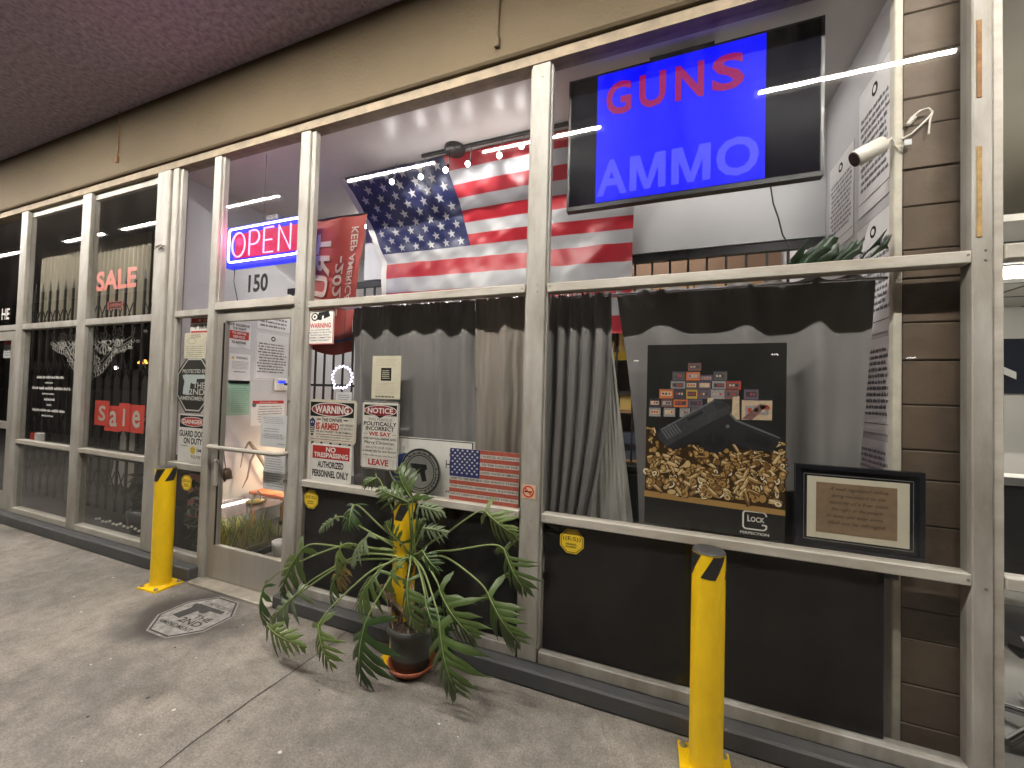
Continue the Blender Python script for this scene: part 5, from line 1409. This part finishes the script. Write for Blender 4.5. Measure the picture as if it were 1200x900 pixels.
# dress on a hanger, cream and maroon; a second in black
def dress(x, z, y, m, lab, L=1.1):
    t = root('hanging_dress', (x, y, z - L), lab, 'dress')
    mb = MB()
    def fn(u, v):
        wd = (.17 + .03 * math.sin(v * 2)) * (1 if v > .12 else .6 + v * 3.3) if v < .35 else .18 + (v - .35) * .22
        a = (u - .5) * 2
        return Vector((x + a * wd, y - .06 * (1 - a * a) - .015 * math.sin(u * 20) * v, z - L * v - .05 * abs(a)))
    mb.grid(fn, 30, 30); mb.build('cloth', m, t)
    MB().tube([(x - .17, y - .01, z - .03), (x, y - .01, z + .03), (x + .17, y - .01, z - .03)], .008, 6).tube([(x, y, z + .03), (x, y, z + .1), (x + .02, y, z + .12), (x + .03, y, z + .10)], .003, 5).build('hanger', BLK, t)
dress(-4.95, 1.75, 3.0, mat('cream dress cloth', (.42, .38, .30), .8, 0, .2, 6), 'cream dress on a hanger behind the sale cards', 1.3)
dress(-4.95, 1.90, 3.12, mat('maroon cloth', (.16, .02, .025), .7), 'maroon dress hanging behind the cream dress', .9)
dress(-4.45 - .15, 1.7, 3.3, mat('tan cloth', (.25, .19, .13), .8), 'tan garment at the right edge of the SALE window', 1.2)
dress(-5.95, 1.5, 3.2, mat('dark grey cloth', (.05, .05, .055), .7), 'dark garment in the middle dress shop window', 1.2)
dress(-6.5, 1.1, 3.0, mat('pale pleated cloth', (.38, .35, .31), .8), 'pale skirt low in the middle dress shop window', .8)
t = root('glass_table', (-6.0, 3.3, .06), 'round glass display table in the middle dress shop window', 'table')
MB().lathe((-6.0, 3.2, 1.15), [(0, 0), (.5, 0), (.5, .015), (0, .015)], 36).build('table_top', mat('grey glass top', (.3, .32, .33), .1), t)
MB().tube([(-6.0, 3.2, .06), (-6.0, 3.2, 1.15)], .03, 10).lathe((-6, 3.2, .06), [(0, 0), (.22, 0), (.03, .03)], 20).build('pedestal', CHR, t)
t = root('amber_lamp', (-4.75, 3.5, 1.9), 'small glowing amber lamp in the SALE window', 'lamp')
a = W(167, 428, 3.4)
MB().box(a.x - .11, a.x + .11, 3.38, 3.44, a.z - .02, a.z + .02).build('lamp_base', BLK, t)
mb = MB()
for k in range(7): mb.ball((a.x - .09 + k * .03, 3.4, a.z + .035 + .015 * (k % 3)), .018, 7)
mb.build('glow', emit('amber glow', (1, .35, .06), 1.6), t)
a = W(136, 431, 4.5); t = root('spot_lamp', tuple(a), 'small bright white lamp far back in the dress shop', 'lamp')
MB().ball(a, .035, 10).build('bulb', emit('far bulb', (1, 1, 1), 5), t); MB().tube([a + Vector((0, 0, .03)), (a.x, a.y, 3.6)], .006, 6).build('cord', BLK, t)
P, t = sign('shop_notice', [(5, 398), (16, 397), (16, 420), (4, 419)], 2.24, 'white and red notice on the dress shop door', 'sign', m=PAP, th=.001)
part(t, 'print', [RED, GREY], lambda mb: (P.rect(mb, 0, 1, .7, .9, D1, 0), P.words(mb, .1, .9, .1, .6, 4, D1, 1, seed=90)))
a = W(24, 508, 2.3); t = root('small_jar', tuple(a), 'small red and white jars on the dress shop window rail', 'jar')
MB().box(-6.76, -6.68, 2.24, 2.30, .884, 1.0, bev=.008).build('red_jar', RED, t); MB().box(-6.66, -6.57, 2.24, 2.30, .884, 1.005, bev=.01).build('white_jar', WHT, t)
t = root('window_shelf', (-6, 2.4, .9), 'dark shelf behind the dress shop window rail', 'shelf')
MB().box(-6.80, -4.48, YF + .067, 2.45, .84, .882).build('shelf_board', BLK, t)
t = root('fairy_lights', (-4.9, 2.28, .2), 'row of small pale bulbs along the foot of the SALE window', 'string lights')
mb = MB()
for k in range(16): mb.ball((-5.4 + k * .062, 2.275, .20 + .012 * math.sin(k * 2)), .013, 6)
mb.build('bulb_row', mat('pale bulbs', (.6, .57, .5), .4), t)
t = root('foliage_plant', (-5.1, 2.5, .06), 'dark potted foliage low in the SALE window', 'plant')
mb = MB(); r = random.Random(77)
for k in range(90):
    c = Vector((-5.05 + r.gauss(0, .13), 2.5 + r.gauss(0, .05), .48 + r.gauss(0, .13))); d = Vector((r.gauss(0, 1), r.gauss(0, 1), r.gauss(0, 1))).normalized() * .06; e = d.orthogonal().normalized() * .02
    mb.face([c - d, c + e, c + d, c - e])
mb.build('leaves', LEAFD, t); MB().lathe((-5.05, 2.5, .06), [(0, 0), (.11, 0), (.14, .22), (0, .22)], 20).build('pot', BLK, t)

# ------------------------------------------------------------------ room on the right
RWH = mat('cream office paint', (.72, .70, .64), .7, 0, .05, 2)
MB().box(1.27, 9, YF + .15, 9, -.1, .02).build('office_floor', mat('office floor', (.3, .29, .27), .5), kind='structure')
MB().box(1.27, 9, YF + .085, 9, 3.6, 3.7).build('office_ceiling', RWH, kind='structure')
t = root('back_wall.002', (4, 6, 0), 'pale back wall of the room on the right with a dark upper panel', 'wall')
MB().box(1.27, 9, 6, 6.1, 0, 3.6).build('wall_face', RWH, t)
MB().box(1.3, 9, 5.97, 5.995, 1.75, 2.35).build('dark_panel', mat('night blue panel', (.02, .025, .04), .3), t)
t = root('suspended_ceiling', (4, 4, 2.7), 'white tiled suspended ceiling in the room on the right', 'ceiling')
mb = MB().box(1.26, 9, 3.2, 5.96, 2.70, 2.74); mb.build('ceiling_tiles', RWH, t)
mb = MB()
for y in (3.6, 4.2, 4.8, 5.4): mb.box(1.26, 9, y, y + .02, 2.694, 2.70)
for x in (1.8, 2.4, 3.0, 3.6, 4.2, 5, 6): mb.box(x, x + .02, 3.2, 5.96, 2.692, 2.698)
mb.build('grid', GREY, t)
t = root('office_light', (2.1, 4.4, 2.69), 'lit strip light in the tiled ceiling on the right', 'strip light')
MB().box(1.9, 3.1, 4.3, 4.45, 2.655, 2.69).build('diffuser', emit('office diffuser', (1, .96, .9), 22), t)
t = root('upper_light', (2.6, 3.0, 3.59), 'lit strip light high in the room on the right', 'strip light')
MB().box(2.0, 3.2, 2.75, 2.87, 3.55, 3.599).build('diffuser', emit('office upper diffuser', (1, .92, .8), 10), t)
def office_chair(x, y, lab):
    t = root('office_chair', (x, y, .02), lab, 'chair', 'office chairs on the right')
    MB().box(x - .26, x + .26, y - .06, y + .02, .62, 1.22, bev=.05).build('backrest', BLK, t)
    MB().box(x - .26, x + .26, y - .5, y - .04, .46, .56, bev=.04).build('seat', BLK, t)
    MB().tube([(x, y - .25, .06), (x, y - .25, .46)], .03, 10).build('column', CHR, t)
    mb = MB()
    for k in range(5): a = k * 1.257; mb.tube([(x, y - .25, .1), (x + .3 * math.cos(a), y - .25 + .3 * math.sin(a), .05)], .02, 6)
    mb.build('base', CHR, t)
    for s in (-1, 1): MB().tube([(x + s * .27, y - .35, .52), (x + s * .29, y - .35, .72), (x + s * .29, y - .08, .74), (x + s * .26, y - .02, .7)], .018, 8).build('armrest', BLK, t)
office_chair(1.75, 3.0, 'black office chair nearest the glass in the room on the right')
office_chair(2.6, 3.4, 'black office chair farther from the post in the room on the right')
t = root('desk', (2.2, 4.1, .02), 'white desk with papers behind the office chairs', 'desk')
MB().box(1.4, 3.6, 3.8, 4.5, 1.02, 1.06, bev=.005).box(1.4, 1.44, 3.8, 4.5, .02, 1.02).box(3.56, 3.6, 3.8, 4.5, .02, 1.02).box(1.44, 3.56, 3.82, 3.84, .3, 1.02).build('desk_body', WHT, t)
t = root('poster_yellow', (1.9, 5.94, 1.4), 'pale yellow poster under a white gable shape on the far right wall', 'poster')
t.name = 'poster'
MB().box(2.75, 3.3, 5.94, 5.965, 1.1, 1.95).build('sheet', mat('pale yellow', (.62, .56, .25), .7), t)
mb = MB(); mb.mesh([(2.55, 5.93, 1.9), (3.05, 5.93, 2.2), (3.55, 5.93, 1.9), (3.55, 5.93, 1.98), (3.05, 5.93, 2.28), (2.55, 5.93, 1.98)], [(0, 1, 4, 5), (1, 2, 3, 4)]); mb.build('gable', WHT, t)

# ------------------------------------------------------------------ bollards
STL = mat('bolt steel', (.45, .44, .40), .4, .8)
def bollard(x, y, label, rot=2):
    t = root('bollard', (x, y, 0), label, 'bollard', 'yellow bollards along the shop fronts')
    MB().lathe((x, y, 0), [(.067, .008), (.067, .935)], 40).build('post', YEL, t)
    mb = MB(); c, s = math.cos(R_(rot)), math.sin(R_(rot)); q = [(-.105, -.10), (.105, -.10), (.105, .10), (-.105, .10)]
    mb.mesh([(x + a * c - b * s, y + a * s + b * c, z) for z in (0, .012) for a, b in q], [(3, 2, 1, 0), (4, 5, 6, 7), (0, 1, 5, 4), (1, 2, 6, 5), (2, 3, 7, 6), (3, 0, 4, 7)])
    mb.lathe((x, y, .012), [(.075, 0), (.067, .012)], 40)
    mb.build('base_plate', YEL, t)
    for a, b in ((-.083, -.078), (.083, -.078), (.083, .078), (-.083, .078)): MB().lathe((x + a * c - b * s, y + a * s + b * c, .012), [(.017, 0), (.017, .003), (.011, .004), (.011, .016), (0, .017)], 6, sm=False).build('bolt', STL, t)
    
    MB().lathe((x, y, .935), [(.067, -.004), (.067, .0), (.062, .006), (.03, .010), (0, .011)], 40).build('cap', mat('dark cap', (.05, .05, .05), .5, 0, .2, 12), t)
    # black slanting tape marks round the head
    mb = MB(); n = 40; z0, z1 = .835, .931
    for k in range(4):
        a0 = k * 90 - 122
        for i in range(12):
            u0, u1 = i / 12, (i + 1) / 12
            def pt(u, v): a = R_(a0 + 50 * u + 42 * v); return (x + .0683 * math.cos(a), y + .0683 * math.sin(a), z0 + (z1 - z0) * v)
            for j in range(3): mb.face([pt(u0, j / 3), pt(u1, j / 3), pt(u1, (j + 1) / 3), pt(u0, (j + 1) / 3)], 0, True)
    mb.build('tape_mark', mat('black tape', (.02, .02, .02), .4), t)
    return t
bl0 = bollard(.195, 1.945, 'yellow bollard in front of the pistol poster window')
copy_thing(bl0, (-3.70, 1.965, 0), 'yellow bollard beside the shop door and the floor stencil')
copy_thing(bl0, (-1.44, 2.01, 0), 'yellow bollard half hidden behind the potted plant')

# ------------------------------------------------------------------ big potted philodendron
px0, py0 = -1.335, 1.97
t = root('potted_plant', (px0, py0, 0), 'large philodendron with deeply cut leaves in a dark pot on the walkway', 'potted plant')
MB().lathe((px0, py0, .001), [(0, 0), (.10, 0), (.135, .035), (.138, .05), (.128, .05), (.122, .03), (0, .02)], 40).build('saucer', mat('terracotta saucer', (.42, .12, .06), .5, 0, .2, 14), t)
POTM = mat('dark pot plastic', (.085, .088, .078), .5, 0, .25, 10, .08, 50)
prof = [(0, .022), (.098, .022), (.105, .05), (.118, .09)] + [(.120 + .008 * k / 8, .09 + k * .018) for k in range(8)] + [(.140, .235), (.147, .24), (.147, .275), (.137, .275), (.132, .25), (0, .245)]
MB().lathe((px0, py0, 0), prof, 44).build('pot', POTM, t)
mb = MB(); mb.grid(lambda u, v: Vector((px0 + .131 * v * math.cos(u * 6.2832), py0 + .131 * v * math.sin(u * 6.2832), .252 + .018 * noise.noise(Vector((math.cos(u * 6.28) * v * 6, math.sin(u * 6.28) * v * 6, 2))))), 36, 8)
mb.build('soil', mat('potting soil', (.06, .035, .022), .95, 0, .5, 60, .9, 90), t)
def P3(cx, cz, y): return W(290 + cx / 3.103, 540 + cz / 3.103, y)
crown = P3(600, 352, 1.985)
STEM = mat('scarred stem', (.20, .13, .08), .85, 0, .5, 50, .6, 60)
q = [P3(560, 620, 1.97), P3(552, 560, 1.95), P3(520, 500, 1.93), P3(480, 470, 1.93), P3(500, 460, 1.94), P3(560, 470, 1.97), P3(585, 420, 1.98), crown]
def catm(pts, n=6):
    out = []
    for i in range(len(pts) - 1):
        a = pts[max(i - 1, 0)]; b = pts[i]; c = pts[i + 1]; d = pts[min(i + 2, len(pts) - 1)]
        for k in range(n):
            s = k / n; out.append(.5 * ((2 * b) + (c - a) * s + (2 * a - 5 * b + 4 * c - d) * s * s + (3 * b - a - 3 * c + d) * s ** 3))
    out.append(pts[-1]); return out
sp = catm(q, 10)
MB().tube(sp, [.017 + .0045 * (k % 3 == 0) for k in range(len(sp))], 10).build('trunk', STEM, t)
ROOT_ = mat('pale aerial root', (.36, .27, .19), .8, 0, .2, 30)
mb = MB(); r = random.Random(13)
for k in range(15):
    a = Vector(sp[r.randrange(10, len(sp) - 1)]); ang = r.uniform(0, 6.28); rr = r.uniform(.05, .12)
    e = Vector((px0 + rr * math.cos(ang), py0 + rr * math.sin(ang), .255)); m_ = (a + e) / 2 + Vector((r.uniform(-.05, .05), r.uniform(-.05, .02), r.uniform(-.0, .06)))
    mb.tube(catm([a, m_, e], 8), r.uniform(.003, .006), 6)
mb.build('aerial_root', ROOT_, t)
PET = mat('pale green petiole', (.20, .26, .085), .45, 0, .15, 10)
LM = [mat('philodendron leaf', (.085, .135, .036), .36, 0, .28, 9, .12, 40), mat('young philodendron leaf', (.135, .19, .05), .38, 0, .22, 9, .12, 40),
      mat('leaf underside', (.17, .22, .12), .6, 0, .15, 9), mat('old dark leaf', (.05, .10, .028), .36, 0, .28, 9, .12, 40), mat('yellowed leaf', (.35, .24, .07), .6, 0, .3, 14)]
for m_ in LM:   # thin leaves let some light through
    n_, l_, b_ = nodes(m_)
    tl_ = n_.new('ShaderNodeBsdfTranslucent'); mx_ = n_.new('ShaderNodeMixShader'); mx_.inputs[0].default_value = .28
    l_.new(b_.inputs['Base Color'].links[0].from_socket, tl_.inputs[0])
    l_.new(b_.outputs[0], mx_.inputs[1]); l_.new(tl_.outputs[0], mx_.inputs[2]); l_.new(mx_.outputs[0], n_['Material Output'].inputs[0])
def leaf(parent, base, tip, width, m, seed, face=Vector((0, -1, .25)), droop=.18, lobes=6, fold=.25, vein=True):
    r = random.Random(seed)
    ax = tip - base; L = ax.length; ax.normalize()
    n = (face + Vector((r.uniform(-.4, .4), 0, r.uniform(-.3, .3)))); n = (n - ax * n.dot(ax)).normalized(); s_ = ax.cross(n).normalized()
    def pt(u, t_):  # u along, t_ lateral (in units of L)
        k = droop * u * u * L
        z = -fold * abs(t_) * L * .6 - 1.1 * t_ * t_ * L
        p = base + ax * (u * L) + s_ * (t_ * L) + n * (z + .12 * L * math.sin(u * 2.6) - k * .6)
        p.z -= droop * (abs(t_) ** 1.3 * .5 + .25 * u * u) * L
        return p
    mb = MB(); W2 = width
    # central blade
    def wc(u): return W2 * (.065 + .10 * math.sin(math.pi * min(1, max(0, u)) ** .8)) * (1 - .65 * u)
    mb.grid(lambda a, b: pt(b * .95, (a - .5) * 2 * wc(b)), 4, 18)
    for side in (-1, 1):
        for i in range(lobes + 1):
            f = i / lobes
            u0 = .02 + .86 * f ** .95; hw = .056 * (1 - .3 * f) * r.uniform(.7, 1.25)
            ln = W2 * (.62 + .5 * math.sin(math.pi * (.22 + .62 * (1 - f)))) * (1 - .62 * f * f) * r.uniform(.72, 1.15)
            if i == 0: a = R_(115)
            else: a = R_(66 - 34 * f + r.uniform(-11, 11))
            du, dt = math.cos(a), math.sin(a)
            def lp_(v, b):   # b along lobe 0..1, v across -1..1
                wd = hw * (1 - .35 * b) * (1.0 if b < .6 else max(.04, 1 - ((b - .6) / .4) ** 1.6)) * (1 + .35 * math.exp(-((b - .62) / .16) ** 2))
                curl = .10 * b * b
                uu = u0 + du * ln * b + curl * ln + v * wd * math.sin(a)
                tt = dt * ln * b - v * wd * math.cos(a)
                return uu, side * max(0.0, tt)
            def fn(a_, b_):
                uu, tt = lp_((a_ - .5) * 2, b_)
                p = pt(uu, tt); p += n * (.012 * L * (1 - abs(a_ - .5) * 2)) * 1.0
                p.z -= droop * .25 * L * b_ * b_; return p
            mb.grid(fn, 4, 9)
            # one toothed side finger
            if ln > W2 * .55 and i % 2 == 0:
                def fn2(a_, b_):
                    uu = u0 + du * ln * .55 + b_ * ln * .34 * math.cos(a - .75) + (a_ - .5) * hw * .9 * (1 - b_ * .85)
                    tt = dt * ln * .55 + b_ * ln * .34 * math.sin(a - .75)
                    return pt(uu, side * tt)
                mb.grid(fn2, 2, 4)
    lf = mb.build('leaf', LM[m], parent)
    if vein:
        vb = MB(); vb.tube([pt(k / 10 * .93, 0) + n * .004 for k in range(11)], [.0032 * (1 - .07 * k) for k in range(11)], 5)
        vb.build('midrib', PET, lf)
    return lf
# each leaf: base, tip in the plant's own survey, depth of base and tip, width, tone
LV = [((600, 140), (545, 10), 1.98, 2.02, .62, 0), ((585, 150), (470, 95), 1.96, 1.90, .55, 0), ((470, 60), (420, 88), 1.98, 1.92, .6, 0), ((385, 160), (368, 245), 1.88, 1.82, .62, 3), ((322, 205), (256, 258), 1.85, 1.80, .3, 2),
      ((342, 308), (322, 412), 1.84, 1.82, .42, 1), ((442, 268), (372, 375), 1.88, 1.80, .42, 2), ((200, 318), (118, 492), 1.80, 1.76, .42, 0), ((62, 455), (55, 595), 1.72, 1.70, .45, 3),
      ((188, 480), (82, 590), 1.74, 1.70, .42, 2), ((75, 598), (212, 672), 1.70, 1.66, .32, 1), ((258, 595), (305, 745), 1.64, 1.62, .52, 1), ((480, 398), (395, 530), 1.84, 1.74, .70, 0),
      ((430, 588), (412, 800), 1.72, 1.70, .62, 3), ((582, 440), (612, 610), 1.84, 1.78, .62, 0), ((622, 165), (718, 186), 1.90, 1.88, .4, 2), ((640, 246), (730, 256), 1.90, 1.88, .4, 2),
      ((868, 185), (980, 268), 1.93, 1.90, .55, 1), ((935, 322), (1018, 478), 1.92, 1.90, .55, 0), ((878, 488), (992, 660), 1.88, 1.84, .56, 0), ((700, 470), (828, 642), 1.82, 1.76, .58, 0),
      ((700, 598), (762, 850), 1.74, 1.70, .62, 0), ((650, 520), (705, 640), 1.80, 1.76, .60, 3), ((330, 398), (300, 520), 1.96, 1.92, .5, 0), ((668, 560), (735, 700), 1.84, 1.82, .5, 3),
      ((560, 300), (500, 215), 1.93, 1.90, .5, 0), ((640, 330), (700, 400), 1.90, 1.86, .45, 3), ((540, 380), (505, 470), 1.88, 1.84, .5, 1), ((420, 330), (385, 300), 1.90, 1.88, .5, 3), ((610, 300), (640, 200), 1.96, 1.95, .4, 0), ((360, 370), (330, 470), 1.90, 1.86, .4, 4)]
for i, (b_, t_, yb, yt, wd, m) in enumerate(LV):
    B, T = P3(*b_, yb), P3(*t_, yt)
    leaf(t, B, T, wd * 1.0, m, i * 7 + 1)
    mid = (crown + B) / 2; d = (B - crown).length
    lift = .10 if b_[1] > 330 else .02
    mid.z += lift * d * 1.6; mid.y += .0
    c0 = crown + Vector((random.Random(i).uniform(-.012, .012), random.Random(i + 50).uniform(-.012, .012), random.Random(i + 90).uniform(-.03, .02)))
    pts = catm([c0, c0.lerp(mid, .5) + Vector((0, 0, .03 * d)), mid, B.lerp(mid, .25) + Vector((0, 0, .04 * d)), B], 6)
    MB().tube(pts, [.0072 * (1 - .5 * k / len(pts)) for k in range(len(pts))], 7).build('petiole', PET, t)
# dry sheaths at the crown
r = random.Random(19)
for k in range(9):
    a = P3(330 + r.uniform(-20, 60), 380 + r.uniform(-20, 50), 1.86) if k < 5 else crown + Vector((r.uniform(-.04, .04), -.02, r.uniform(-.08, .02)))
    d = Vector((r.gauss(0, 1), r.gauss(0, .4), r.gauss(0, 1))).normalized() * r.uniform(.03, .06); e = d.orthogonal().normalized() * .008
    mb = MB(); mb.grid(lambda u, v: a + d * v + e * (u - .5) * 2 * (1 - v) + Vector((0, 0, .01 * math.sin(v * 3))), 2, 6); mb.build('dry_sheath', LM[4], t)

# ------------------------------------------------------------------ parking lot lamps across the street (seen only as points mirrored in the glass)
LH = emit('street lamp head', (1, .97, .9), 12)
sl = root('street_lamp', (-14, -38, -.15), 'tall street lamp across the parking lot, farthest left', 'street lamp', 'street lamps across the lot')
MB().tube([(-14, -38, -.15), (-14, -38, 5.6)], .07, 8).build('pole', BLK, sl)
MB().box(-14.25, -13.75, -38.15, -37.85, 5.6, 5.7).build('lamp_head', LH, sl)
for x, y, lab in ((-3, -42, 'second from the left'), (9, -36, 'third from the left'), (20, -40, 'farthest right')): copy_thing(sl, (x, y, -.15), 'tall street lamp across the parking lot, ' + lab)
